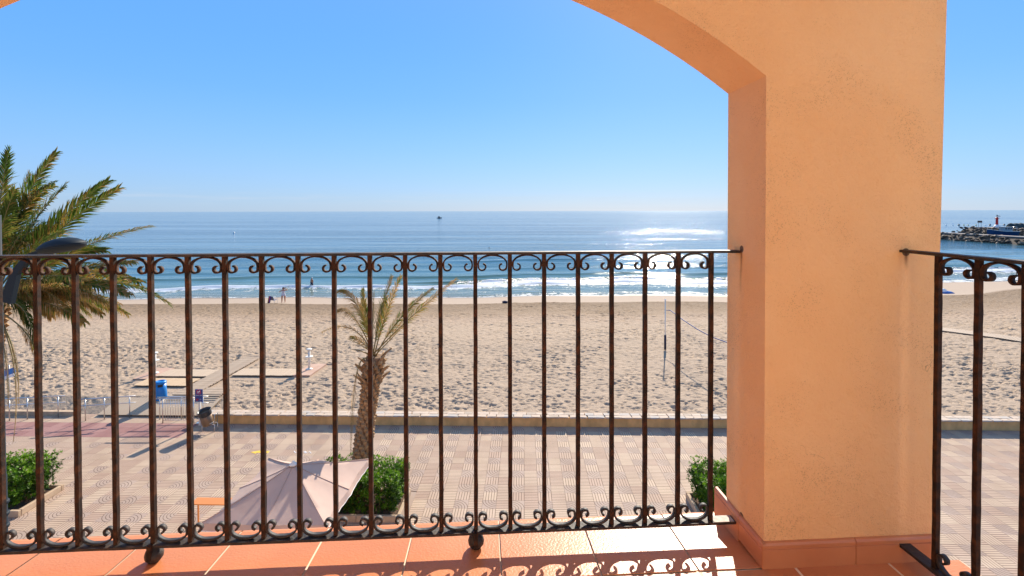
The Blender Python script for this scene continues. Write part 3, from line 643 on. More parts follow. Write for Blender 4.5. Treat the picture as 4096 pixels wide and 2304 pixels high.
b = MB(); b.tube([(.06, -.058, 1.13), (.06, -.058, 1.21)], .006, 6); b.tube([(.05, -.058, 1.17), (.14, -.058, 1.17)], .003, 5); b.build('lamp_symbol', M['white'], sb)

def rail_thing(label, pts, top=1.1, second=None, pickets=None, ext=(0, 0)):
    t = thing('handrail', label, 'handrail', pts[0], 0, 'steel handrails beside the beach ramp'); o0 = Vector(pts[0])
    for p in pts:
        b = MB(); q = Vector(p) - o0; b.tube([q, q + Vector((0, 0, top - .02))], .022, 8); b.build('post', M['steel'], t)
    a, c = Vector(pts[0]) - o0, Vector(pts[-1]) - o0; d = (c - a).normalized()
    for z, r in [(top, .027)] + ([(second, .022)] if second else []):
        b = MB(); b.tube([a - d * ext[0] + Vector((0, 0, z)), c + d * ext[1] + Vector((0, 0, z))], r, 10); b.build('rail', M['steel'], t)
    if pickets:
        b = MB(); b.tube([a + Vector((0, 0, .14)), c + Vector((0, 0, .14))], .014, 8); b.build('bottom_rail', M['steel'], t)
        b = MB(); b.tube([(0, 0, .14), (0, 0, top)], .009, 6); o = b.build('picket', M['steel'], t); me = o.data; bpy.data.objects.remove(o)
        for i in range(pickets): link('picket', me, t, a.lerp(c, (i + 1) / (pickets + 1)))
rail_thing('steel guard rail with thin pickets across the end of the ramp beside the sign', [(-16.05, 20.98, 0), (-14.68, 21.02, 0)], 1.10, None, 11, (.42, .05))
rail_thing('double steel handrail just behind the rail with pickets', [(-16.47, 21.35, 0), (-15.5, 21.4, 0), (-14.55, 21.45, 0)], 1.02, .72, None, (.1, .25))
rail_thing('double steel handrail in the middle of the ramp', [(-19.72, 21.15, 0), (-19.0, 21.32, 0), (-18.0, 21.52, 0)], .98, .68, None, (.28, .25))
rail_thing('double steel handrail at the far left end of the ramp', [(-24.3, 20.95, 0), (-23.15, 21.08, 0), (-22.5, 21.25, 0), (-21.3, 21.48, 0)], .98, .68, None, (.3, .3))
b = MB(); b.box((-27, 21.75, .09), (12.5, .2, .20)); tag(b.build('low_kerb', M['kerb']), 'low sandy kerb left of the ramp behind the handrails', 'kerb')

# ------------------------------------------------------------------ volleyball post and net
t = thing('net_post', 'tall pale volleyball post with dark blue padded foot on the sand', 'post', (9.13, 31.42, ground_z(9.13, 31.42)))
b = MB(); b.tube([(0, 0, 0), (0, 0, 3.25)], .035, 8); b.build('pole', M['paint_wh'], t)
b = MB(); b.tube([(0, 0, .05), (0, 0, 1.0)], .075, 10); b.build('padding', M['navy'], t)
b = MB(); b.lathe([(.05, 3.25), (.07, 3.27), (.05, 3.31), (.01, 3.33)], n=10); b.build('cap', M['white'], t)
t = thing('beach_net', 'thin beach volleyball net hanging from a sagging dark blue tape', 'net', (9.7, 33.0, 0))
tp = [at(2662, 1242, 33.0), at(2682, 1242, 32.6), at(2735, 1282, 30.2), at(2790, 1318, 28.3), at(2850, 1350, 26.8), at(2912, 1372, 25.6), at(3000, 1400, 24)]
o0 = Vector((9.7, 33.0, 0)); b = MB(); b.tube([p - o0 for p in tp], [.012] + [.03] * 6, 6); b.build('tape', mat('blue_tape', (.03, .07, .22), .7), t)
b = MB()
for i in range(len(tp) - 1):
    for k in range(10):
        p = tp[i].lerp(tp[i + 1], k / 10) - o0
        if i > 0: b.tube([p, p - Vector((0, 0, .95))], .0022, 3, cap=False)
for k in range(1, 9): b.tube([p - o0 - Vector((0, 0, k * .115)) for p in tp[1:]], .0022, 3, cap=False)
m_ = b.build('mesh', mat('net_cord', (.5, .45, .4), .8), t); m_['kind'] = 'stuff'

# ------------------------------------------------------------------ planters, hedges, palms
def planter(x0, lab):
    y0, w_, h_, dp = 14.36, 2.65, .20, 1.5
    t = thing('planter', 'oblong concrete kerbed planter ' + lab, 'planter', (x0 + w_ / 2, y0 + dp / 2, 0), 0, 'kerbed planters on the promenade')
    kw = .10; n = 4
    b = MB(); b.box((0, 0, h_ / 2), (w_ / n - .006, kw, h_)); o = b.build('kerb_stone', M['kerb'], t); me = o.data
    bm = bmesh.new(); bm.from_mesh(me); bmesh.ops.bevel(bm, geom=bm.edges[:], offset=.012, segments=1, affect='EDGES'); bm.to_mesh(me); bm.free(); bpy.data.objects.remove(o)
    for s in (-1, 1):
        for i in range(n):
            q = -w_ / 2 + (i + .5) * w_ / n
            link('kerb_stone', me, t, (q, s * (dp / 2 - kw / 2), 0))
            if i < 2:
                o = link('kerb_stone', me, t, (s * (w_ / 2 - kw / 2), (i - .5) * (dp - 2 * kw) / 2, 0)); o.rotation_euler = (0, 0, R(90)); o.scale = (((dp - 2 * kw) / 2 - .006) / (w_ / n - .006), 1, 1)
    b = MB(); vs = []; fs = []; m = 10
    for i in range(m + 1):
        for j in range(m + 1): vs.append((-1.2 + 2.4 * i / m, -.64 + 1.28 * j / m, .12 + random.uniform(-.02, .03)))
    for i in range(m):
        for j in range(m): a = i * (m + 1) + j; fs.append((a, a + m + 1, a + m + 2, a + 1))
    b.add(vs, fs, 0, True); b.build('soil', M['soil'], t)
def hedge(x0, lab, seed, h_=1.13, ins=-.03):
    r = np.random.default_rng(seed); w_ = 2.65 - 2 * ins; dp = 1.5 - 2 * ins; x0 += ins; y0 = 14.36 + ins
    t = thing('hedge', 'clipped boxy green hedge ' + lab, 'hedge', (x0 + w_ / 2, y0 + dp / 2, .15), 0, 'clipped hedges in the planters')
    # clusters of leaves
    nc = 3000; pts = []
    while len(pts) < nc:
        p = r.uniform(-1, 1, 3); p[2] = r.uniform(0, 1)
        d = max(abs(p[0]), abs(p[1]), p[2] * 1.0)
        if r.random() < (.12 if d < .72 else 1):
            nn = mnoise.noise(Vector((p[0] * 2.3 + seed, p[1] * 2.3, p[2] * 2.3)))
            lim = .93 + nn * .13
            if d < lim: pts.append(p)
    vs = []; fs = []; tn = []
    for p in pts:
        taper = 1 - .22 * max(0, .45 - p[2]) 
        c = np.array([p[0] * w_ / 2 * taper, p[1] * dp / 2 * taper, .10 + p[2] * h_])
        ax = np.array([p[0] * .8, p[1] * .8, .35 + p[2]]) + r.normal(0, .35, 3); ax /= np.linalg.norm(ax)
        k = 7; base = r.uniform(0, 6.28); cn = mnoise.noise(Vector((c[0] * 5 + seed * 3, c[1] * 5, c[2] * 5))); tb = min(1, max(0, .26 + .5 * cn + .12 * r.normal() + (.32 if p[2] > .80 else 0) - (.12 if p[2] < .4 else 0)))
        u_ = np.cross(ax, [.3, .8, .5]); u_ /= np.linalg.norm(u_); v_ = np.cross(ax, u_)
        for i in range(k):
            a = base + i * 2.4; rad = u_ * math.cos(a) + v_ * math.sin(a); d = ax * r.uniform(.25, .75) + rad * r.uniform(.6, .9); d /= np.linalg.norm(d)
            s = np.cross(d, ax); s /= np.linalg.norm(s) + 1e-6; ln = r.uniform(.06, .095); wd = ln * .21; o_ = c + ax * r.uniform(-.03, .03)
            b0 = len(vs); nrm = np.cross(s, d) * .006
            vs += [o_, o_ + d * ln * .55 + s * wd + nrm, o_ + d * ln, o_ + d * ln * .55 - s * wd + nrm]; fs += [(b0, b0 + 1, b0 + 2), (b0, b0 + 2, b0 + 3)]
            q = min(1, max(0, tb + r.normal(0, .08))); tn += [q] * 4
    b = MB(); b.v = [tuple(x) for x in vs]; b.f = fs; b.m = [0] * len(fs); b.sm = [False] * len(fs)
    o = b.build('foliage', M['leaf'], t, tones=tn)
    b = MB()
    for i in range(70):
        x, y = r.uniform(-1, 1) * w_ * .44, r.uniform(-1, 1) * dp * .44; p0 = Vector((x * .9, y * .9, 0)); p1 = Vector((x + r.normal(0, .06), y + r.normal(0, .06), h_ * r.uniform(.6, .95)))
        b.tube([p0, p0.lerp(p1, .5) + Vector((r.normal(0, .05), r.normal(0, .05), 0)), p1], [.012, .009, .004], 4, cap=False)
    b.build('stems', M['twig'], t)
planter(-18.2, 'at the left edge under the street lamp'); planter(-6.41, 'around the foot of the middle palm'); planter(5.28, 'at the right beside the pillar')
hedge(-18.2, 'at the left edge under the street lamp', 1); hedge(-6.41, 'around the trunk of the middle palm', 2); hedge(5.28, 'at the right beside the pillar', 3)

def frond(t, base, ctrl, tip, ll=.42, tone=(.5, .2), droop=.3, n=64, start=.22, name='frond', r0=.022, flat_=.5, both=True, bare=0):
    base, ctrl, tip = Vector(base), Vector(ctrl), Vector(tip)
    P = lambda s: base * (1 - s) ** 2 + ctrl * 2 * s * (1 - s) + tip * s * s
    T_ = lambda s: ((ctrl - base) * (1 - s) + (tip - ctrl) * s).normalized()
    b = MB(); tones = []
    pp = [P(i / 14) for i in range(15)]; b.tube(pp, [r0 * (1 - .85 * i / 14) for i in range(15)], 6, mi=1); tones += [0] * len(b.v)
    ph = random.uniform(0, 6); roll = random.uniform(.5, 1.5) * random.choice((-1, 1)) if flat_ > 0 else 0
    for i in range(n):
        s = start + (1 - start) * (i + .5) / n; p = P(s); d = T_(s); side = d.cross(Vector((0, 0, 1)))
        if side.length < .15: side = Vector((1, 0, 0))
        side.normalize(); up = side.cross(d).normalized(); side, up = side * math.cos(roll) + up * math.sin(roll), up * math.cos(roll) - side * math.sin(roll)
        prof = min(1, (s - start) / .18 + .35) * (1 - .62 * max(0, (s - .55) / .45))
        if bare and random.random() < bare: continue
        for sg in (-1, 1):
            L_ = ll * prof * random.uniform(.75, 1.1); fw = 1.0 + .9 * s
            dirv = (side * sg * random.uniform(.75, 1) + d * fw * random.uniform(.8, 1.2) + up * (random.uniform(-.1, .55) if flat_ > 0 else random.uniform(-.3, .3))).normalized()
            tn = min(1, max(0, random.gauss(tone[0], tone[1]) + .12 * math.sin(s * 9 + ph)))
            e1 = p + dirv * L_ * .5; dr_ = droop * (1 + 1.3 * tn) * random.uniform(.5, 1.4)
            e2 = e1 + (dirv + Vector((0, 0, -dr_))).normalized() * L_ * .5
            wv = (up * .7 + d.cross(dirv) * .7).normalized() * (.0125 if tn < .6 else .010) * (ll / .42)
            wv = dirv.cross(wv).normalized() * wv.length
            b0 = b.add([p - wv * .4, p + wv * .4, e1 + wv, e1 - wv, e2], [(0, 1, 2, 3), (3, 2, 4)], 0)
            tones += [tn] * 5
    return b.build(name, [M['frond'], M['rachis']], t, tones=tones)
def boot_mesh():
    b = MB(); vs = [(-.085, 0, -.06), (.085, 0, -.06), (.055, 0, .12), (-.055, 0, .12), (-.06, .055, -.02), (.06, .055, -.02), (.035, .085, .10), (-.035, .085, .10), (0, .02, -.10)]
    b.add(vs, [(4, 5, 6, 7), (0, 8, 1, 5, 4), (1, 2, 6, 5), (3, 0, 4, 7), (2, 3, 7, 6)]); o = b.build('leaf_base', M['boot']); me = o.data; bpy.data.objects.remove(o); return me
BOOT = boot_mesh()
def palm_trunk(t, p0, p1, rad, rows, per, parts=True, bend=0):
    p0, p1 = Vector(p0), Vector(p1); pts = []; rr = []
    for i in range(25):
        s = i / 24; pts.append(p0.lerp(p1, s) + Vector((bend * math.sin(s * math.pi), 0, 0))); rr.append(np.interp(s, [0, .15, .5, .85, 1], rad) * (1 + .03 * math.sin(i * 2.1)))
    b = MB(); b.tube(pts, rr, 16); b.build('trunk', M['trunk'], t)
    jb = MB()
    for i in range(rows):
        s = .02 + .97 * i / rows; c = p0.lerp(p1, s) + Vector((bend * math.sin(s * math.pi), 0, 0)); r = np.interp(s, [0, .15, .5, .85, 1], rad) - .012
        for k in range(per):
            a = 2 * math.pi * (k + .5 * (i % 2)) / per + i * .07 + random.uniform(-.05, .05); fl = R(-14 if s < .8 else -30) + random.uniform(-.15, .1)
            Mx = Matrix.Translation(c + Vector((math.cos(a) * r, math.sin(a) * r, 0))) @ Matrix.Rotation(a - R(90), 4, 'Z') @ Matrix.Rotation(fl, 4, 'X') @ Matrix.Diagonal((random.uniform(.85, 1.15), random.uniform(.7, 1.1) if s < .8 else 1.2, random.uniform(.9, 1.2), 1))
            if parts: o = link('leaf_base', BOOT, t); o.matrix_local = Mx
            else: jb.add([Mx @ v.co for v in BOOT.vertices], [tuple(p.vertices) for p in BOOT.polygons])
    if not parts: o = jb.build('leaf_bases', M['boot'], t); o['kind'] = 'stuff'

pl = thing('palm_tree', 'short date palm with browning fronds growing from the middle hedge', 'palm tree', (-5.42, 15.3, .1)); o0 = Vector((-5.42, 15.3, .1))
top = at(1497, 1425, 15.5) - o0
palm_trunk(pl, (0, 0, 0), top, [.27, .235, .225, .225, .27], 32, 8)
crown = top + Vector((0, 0, .05))
def fr(tx, ty, Z, cx, cy, cZ, **kw):
    Z -= .6; cZ -= .6; kw['ll'] = kw.get('ll', .3) * 1.15; frond(pl, crown + Vector((random.uniform(-.1, .1), random.uniform(-.1, .1), -.05)), at(cx, cy, cZ) - o0, at(tx, ty, Z) - o0, **kw)
fr(1351, 1166, 16.4, 1430, 1150, 16.3, ll=.36, tone=(.62, .1), droop=.5, flat_=.3)
fr(1349, 1245, 15.6, 1410, 1210, 15.8, ll=.34, tone=(.62, .12), droop=.6)
fr(1286, 1330, 15.9, 1420, 1255, 15.9, ll=.22, tone=(.68, .1), droop=.9, bare=.5)
fr(1450, 1160, 16.9, 1455, 1290, 16.6, ll=.40, tone=(.30, .15), droop=.2)
fr(1495, 1170, 15.5, 1485, 1300, 15.8, ll=.38, tone=(.35, .2), droop=.3)
fr(1566, 1106, 16.5, 1512, 1260, 16.3, ll=.34, tone=(.5, .18), droop=.3)
fr(1601, 1106, 16.0, 1530, 1270, 16.0, ll=.36, tone=(.5, .2), droop=.3)
fr(1728, 1157, 16.3, 1580, 1260, 16.2, ll=.36, tone=(.40, .18), droop=.35)
fr(1823, 1117, 16.1, 1640, 1260, 16.1, ll=.34, tone=(.52, .16), droop=.35)
fr(1630, 1285, 15.4, 1560, 1360, 15.7, ll=.18, tone=(.65, .1), droop=.7, bare=.75)
fr(1395, 1350, 17.1, 1440, 1350, 16.7, ll=.3, tone=(.6, .1), droop=.6, bare=.3)
fr(1540, 1190, 17.2, 1510, 1290, 16.7, ll=.36, tone=(.3, .15), droop=.3)
fr(1440, 1230, 15.3, 1455, 1290, 15.6, ll=.34, tone=(.45, .15), droop=.5)
fr(1384, 1357, 15.8, 1430, 1370, 15.9, ll=.05, tone=(.7, .1), bare=.97, n=10)
fr(1396, 1402, 15.7, 1430, 1395, 15.8, ll=.05, tone=(.7, .1), bare=.97, n=10, r0=.03)
frond(pl, crown + Vector((-.2, -.15, -.1)), at(1405, 1400, 15.2) - o0, at(1396, 1850, 14.95) - o0, ll=.26, tone=(.78, .08), droop=1.2, n=70, start=.15, flat_=0, r0=.02)
# stubs of cut leaf stalks round the crown
for i in range(26):
    a = i * 2.4; s = random.uniform(.78, 1.0); c = top * s; c.z = top.z * s; ln = random.uniform(.28, .5)
    b = MB(); p0 = c + Vector((math.cos(a) * .23, math.sin(a) * .23, 0)); d = Vector((math.cos(a) * .75, math.sin(a) * .75, .85)).normalized()
    b.tube([p0 - d * .1, p0 + d * ln * .5, p0 + d * ln + Vector((math.cos(a), math.sin(a), -.2)) * .05], [.055, .04, .022], 5); b.build('leaf_stalk', M['boot'], pl)

p2 = thing('palm_tree', 'large bushy date palm at the left edge behind the railing and street lamp', 'palm tree', (-17.9, 15.3, .1)); o1 = Vector((-17.9, 15.3, .1))
crown2 = at(-45, 1215, 15.3) - o1
palm_trunk(p2, (-.1, 0, 0), crown2, [.42, .36, .33, .34, .42], 34, 9, parts=False)
def f2(tx, ty, Z, cx, cy, cZ, **kw):
    kw.setdefault('ll', .68); kw.setdefault('n', 95); kw['tone'] = (kw['tone'][0] * .75, kw['tone'][1]); cZ -= .6; Z -= .6; kw.setdefault('r0', .03)
    frond(p2, crown2 + Vector((random.uniform(-.15, .15), random.uniform(-.15, .15), 0)), at(cx, cy, cZ) - o1, at(tx, ty, Z) - o1, **kw)
f2(40, 598, 16.5, -20, 850, 16.3, tone=(.30, .18)); f2(228, 610, 16.0, 60, 800, 16, tone=(.28, .18)); f2(262, 745, 15.2, 90, 900, 15.5, tone=(.3, .15))
f2(436, 722, 16.8, 170, 900, 16.3, tone=(.25, .15)); f2(478, 752, 16.2, 210, 900, 16.1, tone=(.30, .18)); f2(606, 905, 15.6, 280, 960, 15.7, tone=(.36, .15), ll=.5)
f2(672, 1215, 15.7, 400, 1020, 15.9, tone=(.38, .2), droop=.6); f2(535, 1048, 17.0, 260, 1060, 16.5, tone=(.45, .2), droop=.6); f2(512, 1180, 15.4, 300, 1080, 15.6, tone=(.5, .22), droop=.8)
f2(430, 1240, 16.6, 240, 1130, 16.3, tone=(.62, .2), droop=1.0); f2(330, 1290, 15.2, 190, 1170, 15.5, tone=(.72, .2), droop=1.2); f2(128, 1372, 14.7, 110, 1150, 15.0, tone=(.15, .12), droop=.5)
f2(-60, 620, 15.2, -80, 900, 15.5, tone=(.3, .15)); f2(120, 700, 17.6, 20, 900, 17.0, tone=(.3, .18)); f2(-350, 800, 16, -200, 900, 16, tone=(.3, .15)); f2(-420, 1100, 16, -250, 1000, 16, tone=(.4, .15))
f2(330, 1120, 14.4, 130, 1060, 15.0, tone=(.45, .2), droop=.7); f2(250, 930, 14.3, 80, 1000, 15.0, tone=(.35, .2), droop=.5); f2(420, 1000, 17.5, 180, 1000, 16.8, tone=(.3, .2)); f2(200, 1270, 16.9, 130, 1150, 16.4, tone=(.75, .15), droop=1.2)
f2(-200, 700, 17, -120, 900, 16.6, tone=(.3, .15)); f2(380, 1195, 17.3, 200, 1080, 16.8, tone=(.6, .2), droop=1.0); f2(90, 1290, 15.9, 60, 1160, 15.9, tone=(.8, .12), droop=1.2); f2(160, 830, 14.4, 40, 960, 15.0, tone=(.25, .15)); f2(60, 760, 15, -20, 950, 15.5, tone=(.25, .15))
f2(560, 1130, 16.2, 300, 1030, 16.2, tone=(.5, .22), droop=.8)
for i in range(16):
    tx, ty = random.uniform(120, 520), random.uniform(1150, 1260); f2(tx, ty, random.uniform(14.6, 17.4), tx * .5 - 10, random.uniform(1060, 1120), random.uniform(15, 16.8), tone=(random.uniform(.45, .85), .2), droop=1.1, ll=.6)
for i in range(5):
    tx, ty = random.uniform(-60, 330), random.uniform(680, 1000); f2(tx, ty, random.uniform(14.6, 17.4), tx * .4 - 20, ty * .6 + 330, random.uniform(15, 16.8), tone=(random.uniform(.2, .6), .2), droop=.4)
for (tx, ty, Z, cx, cy, cZ) in ((150, 1520, 15.2, 165, 1330, 15.3), (38, 1775, 15.3, 90, 1420, 15.2), (20, 1640, 15, 30, 1400, 15.2), (62, 1620, 15.6, 75, 1380, 15.6), (-40, 1500, 15, -20, 1350, 15)):
    frond(p2, crown2 + Vector((.3, -.2, -.1)), at(cx, cy, cZ - .6) - o1, at(tx, ty, Z - .6) - o1, ll=.34 if ty < 1600 else .16, tone=(.74, .1), droop=1.5, flat_=0, n=80, start=.3, r0=.024)

# ------------------------------------------------------------------ parasol, table, street lamp
pu = thing('parasol', 'square pinkish beige parasol standing open on the promenade below', 'parasol', (-5.93, 12.19, 0))
C4 = [(-7.36, 10.74), (-4.5, 10.74), (-4.44, 13.66), (-7.36, 13.66)]; ap = Vector((0, 0, 2.90)); o0 = Vector((-5.93, 12.19, 0))
ring = []
for i in range(4):
    a, b_ = Vector((*C4[i], 2.30)) - o0, Vector((*C4[(i + 1) % 4], 2.30)) - o0
    ring += [a, (a + b_) / 2 * .985]
b = MB(); n = 10; vs = []; idx = {}
def canopy(u, i, v):
    a, c = ring[i], ring[(i + 1) % 8]; e = a.lerp(c, v)
    e2 = e * (1 - .05 * 4 * v * (1 - v) * u); p = ap.lerp(Vector((e2.x, e2.y, e.z)), u)
    p.z -= (.10 * u * (1 - u) + .05 * 4 * v * (1 - v) * u) + .006 * math.sin(v * 30 + i) * u * (u > .7)
    return p
for i in range(8):
    g = [[canopy(u / n, i, v / 6) for v in range(7)] for u in range(n + 1)]
    vs = [p for r in g for p in r]; fs = [(u * 7 + v, u * 7 + v + 1, (u + 1) * 7 + v + 1, (u + 1) * 7 + v) for u in range(n) for v in range(6)]; 
    b.add(vs, fs, 0, True)
cano = b.build('canopy', M['canvas'], pu)
bm = bmesh.new(); bm.from_mesh(cano.data); bmesh.ops.remove_doubles(bm, verts=bm.verts, dist=.001); bm.to_mesh(cano.data); bm.free()
b = MB(); pip = []
for i in range(8):
    for v in range(12):
        p = canopy(1, i, v / 12); sl = math.sin(v * 2.3 + i) * .012; q = p * 1.03; q = Vector((q.x, q.y, p.z - .15 + sl)); pip.append((p, q))
vs = [x for pq in pip for x in pq]; m_ = len(pip)
b.add(vs, [(2 * k, (2 * k + 2) % (2 * m_), (2 * k + 3) % (2 * m_), 2 * k + 1) for k in range(m_)], 0, True); val = b.build('valance', M['canvas'], pu)
b = MB(); b.tube([q for p, q in pip] + [pip[0][1]], .008, 5); b.build('piping', M['piping'], val)
for i in range(8): b = MB(); b.tube([canopy(u / n, i, 0) + Vector((0, 0, .006)) for u in range(n + 1)], .009, 5); b.build('seam', M['canvas'], cano)
b = MB(); b.tube([(0, 0, 0), (0, 0, 2.86)], .028, 10); b.build('pole', M['steel'], pu)
b = MB(); b.lathe([(.10, 2.895), (.09, 2.92), (.05, 2.94), (.035, 2.98), (.01, 3.0)]); b.build('finial', M['paint_wh'], pu)
for r_ in ring:
    b = MB(); b.tube([Vector((0, 0, 2.84)), r_ * .985 - Vector((0, 0, .035))], .011, 5); b.build('rib', M['steel'], pu)
b = MB(); b.lathe([(.32, 0), (.32, .06), (.05, .10), (.04, .35)]); b.build('base', M['cement'], pu)

t = thing('table', 'narrow orange table standing on the paving left of the parasol', 'table', (-9.25, 14.1, 0))
b = MB(); b.box((0, 0, .745), (1.25, .34, .03)); b.build('table_top', M['orange'], t)
b = MB(); b.box((0, 0, .36), (.035, .035, .72)); o = b.build('leg', M['orange'], t); me = o.data; bpy.data.objects.remove(o)
for x in (-.59, .59):
    for y in (-.145, .145): link('leg', me, t, (x, y, 0))

lp = thing('street_lamp', 'dark street lamp with a tilted oval head in front of the left palm', 'street lamp', (-8.72, 7.79, 0))
b = MB(); b.lathe([(.15, 0), (.15, .3), (.085, .4), (.075, 3.3), (.075, 5.0), (.066, 5.02), (.058, 9.35)], n=16); b.build('pole', M['lamp'], lp)
b = MB(); 
for z in (4.12, 4.32, 4.52): b = MB(); b.lathe([(.085, z), (.10, z + .02), (.10, z + .05), (.085, z + .07)], n=16); b.build('collar', M['lamp'], lp)
o0 = Vector((-8.72, 7.79, 0)); hc = at(247, 988, 8.0) - o0
P0 = at(25, 1210, 8.0) - o0; P1 = at(60, 1090, 8) - o0; P2 = at(120, 1020, 8) - o0; P3 = at(190, 995, 8) - o0
b = MB(); pth = [P0, P0.lerp(P1, .5), P1, P1.lerp(P2, .5), P2, P2.lerp(P3, .5), P3]; hw = [.09, .075, .06, .045, .03, .022, .02]
vs = []
for i, p in enumerate(pth):
    d = (pth[min(i + 1, 6)] - pth[max(i - 1, 0)]).normalized(); nn = Vector((-d.z, 0, d.x)).normalized()
    for s, y in ((1, -.04), (-1, -.04), (-1, .04), (1, .04)): vs.append(p + nn * hw[i] * s + Vector((0, y, 0)))
b.add(vs, [(4 * i + k, 4 * i + (k + 1) % 4, 4 * i + 4 + (k + 1) % 4, 4 * i + 4 + k) for i in range(6) for k in range(4)] + [(3, 2, 1, 0), (24, 25, 26, 27)]); b.build('bracket', M['lamp'], lp)
Mt = Matrix.Rotation(R(-12), 3, 'Y')
b = MB(); b.lathe([(.02, -.10), (.22, -.09), (.36, -.045), (.385, -.02), (.39, 0)], c=hc, n=32, M=Mt @ Matrix.Scale(.85, 3), sy=.9); b.build('lamp_underside', M['lamp'], lp)
b = MB(); b.lathe([(.395, -.002), (.395, .012), (.35, .07), (.26, .125), (.14, .165), (.01, .18)], c=hc, n=32, M=Mt @ Matrix.Scale(.85, 3), sy=.9); b.build('lamp_hood', M['lamp'], lp)
b = MB(); b.box(hc + Vector((-.28, 0, -.12)), (.16, .10, .06), M=Mt); b.build('hinge', M['dark_pl'], lp)
b = MB(); b.box((.075, -.02, 8.02), (.05, .05, .16)); b.build('junction_box', M['lamp'], lp)

# ------------------------------------------------------------------ people
def body(name, J, E_, rad, loc, rz, m, sub=1):
    me = bpy.data.meshes.new(name); me.from_pydata(J, E_, []); o = bpy.data.objects.new(name, me); COL.objects.link(o)
    sk = o.modifiers.new('skin', 'SKIN'); sk.use_smooth_shade = True
    for i, v in enumerate(me.skin_vertices[0].data): v.radius = (rad[i], rad[i] * .85 if i < 4 else rad[i]); v.use_root = (i == 0)
    ss = o.modifiers.new('sub', 'SUBSURF'); ss.levels = sub; ss.render_levels = sub
    dg = bpy.context.evaluated_depsgraph_get(); m2 = bpy.data.meshes.new_from_object(o.evaluated_get(dg)); bpy.data.objects.remove(o)
    m2.materials.clear(); m2.materials.append(m)
    return m2
def cloth(me, pred, off, m, name, parent):
    bm = bmesh.new(); bm.from_mesh(me); bm.normal_update()
    bmesh.ops.delete(bm, geom=[f for f in bm.faces if not pred(f.calc_center_median())], context='FACES')
    for v in bm.verts: v.co += v.normal * off
    m2 = bpy.data.meshes.new(name); bm.to_mesh(m2); bm.free(); m2.materials.append(m); return link(name, m2, parent)
def person(label, loc, rz, arms='down', legs=.1, hair='hair_d', wear='suit', female=True, cat='person', s=1.0, hair_long=True):
    t = thing('person', label, cat, loc, rz); t.scale = (1.35, 1.25, 1) if female else (1.1, 1.1, 1)
    hw = .10; sh = .165 if female else .20
    J = [(0, 0, .92), (0, .01, 1.10), (0, .01, 1.28), (0, 0, 1.42), (0, 0, 1.50), (0, -.02, 1.58), (0, -.02, 1.68)]
    rad = [.15 if female else .14, .115 if female else .13, .135 if female else .16, .08, .05, .085, .075]
    E_ = [(0, 1), (1, 2), (2, 3), (3, 4), (4, 5), (5, 6)]
    for sd in (-1, 1):
        b0 = len(J); st = legs * sd
        J += [(sd * hw, 0, .84), (sd * (hw + .01), -.01 + st * .5, .48), (sd * (hw + .02), st, .08), (sd * (hw + .02), st - .13, .03)]; rad += [.095, .062, .038, .03]
        E_ += [(0, b0), (b0, b0 + 1), (b0 + 1, b0 + 2), (b0 + 2, b0 + 3)]
        b0 = len(J)
        if arms == 'head': A = [(sd * sh, 0, 1.40), (sd * (sh + .16), -.05, 1.42 if sd > 0 else 1.22), (sd * (sh + .02), -.08, 1.62 if sd > 0 else 1.36), (sd * .08, -.1, 1.68 if sd > 0 else 1.44)]
        else: A = [(sd * sh, 0, 1.40), (sd * (sh + .05), .02, 1.14), (sd * (sh + .07), -.05, .92), (sd * (sh + .07), -.07, .82)]
        J += A; rad += [.055, .042, .032, .03]; E_ += [(3, b0), (b0, b0 + 1), (b0 + 1, b0 + 2), (b0 + 2, b0 + 3)]
    me = body('body', J, E_, rad, loc, rz, M['skin']); link('body', me, t)
    if wear == 'suit': cloth(me, lambda c: .80 < c.z < 1.33 and abs(c.x) < .185, .008, M['suit'], 'swimsuit', t)
    else: cloth(me, lambda c: .52 < c.z < .98 and abs(c.x) < .24, .018, M[wear], 'shorts', t)
    if wear == 'navy_full': pass
    b = MB(); b.lathe([(.03, 1.49 if hair_long else 1.60), (.085, 1.55 if hair_long else 1.62), (.10, 1.64), (.095, 1.71), (.06, 1.765), (.01, 1.775)], c=(0, .025, 0), n=12); b.build('hair', M[hair], t)
    return t
person('woman in a pale patterned swimsuit raising a hand to her head near the waterline', (-27.76, 55.05, ground_z(-27.76, 55.05)), R(20), 'head', .04)
person('grey haired man in dark shorts wading in the shallow water', (-31.6, 71.2, ZS - .28), R(-30), 'down', .18, 'hair_g', 'navy', False, hair_long=False)
person('distant person in dark shorts walking along the waterline at the far right', (84.7, 85.0, ground_z(84.7, 85.0)), R(40), 'down', .2, 'hair_d', 'navy', False, hair_long=False)
person('tiny dark figure standing on the far breakwater', (233.2, 236.5, 1.0), 0, 'down', .1, 'hair_d', 'navy', False, hair_long=False)
t = thing('person', 'swimmer with head and shoulders above the calm sea', 'person', (-10.6, 147.2, ZS - .1))
J = [(0, 0, -.5), (0, 0, -.2), (0, 0, 0), (0, 0, .14), (0, 0, .26), (.18, 0, -.03), (.5, -.1, .03), (-.18, 0, -.03), (-.5, -.1, .03)]
me = body('body', J, [(0, 1), (1, 2), (2, 3), (3, 4), (2, 5), (5, 6), (2, 7), (7, 8)], [.15, .17, .10, .07, .10, .06, .04, .06, .04], None, 0, M['skin']); link('body', me, t)
b = MB(); b.lathe([(.05, .2), (.11, .28), (.11, .38), (.02, .42)], n=10); b.build('hair', M['hair_d'], t)

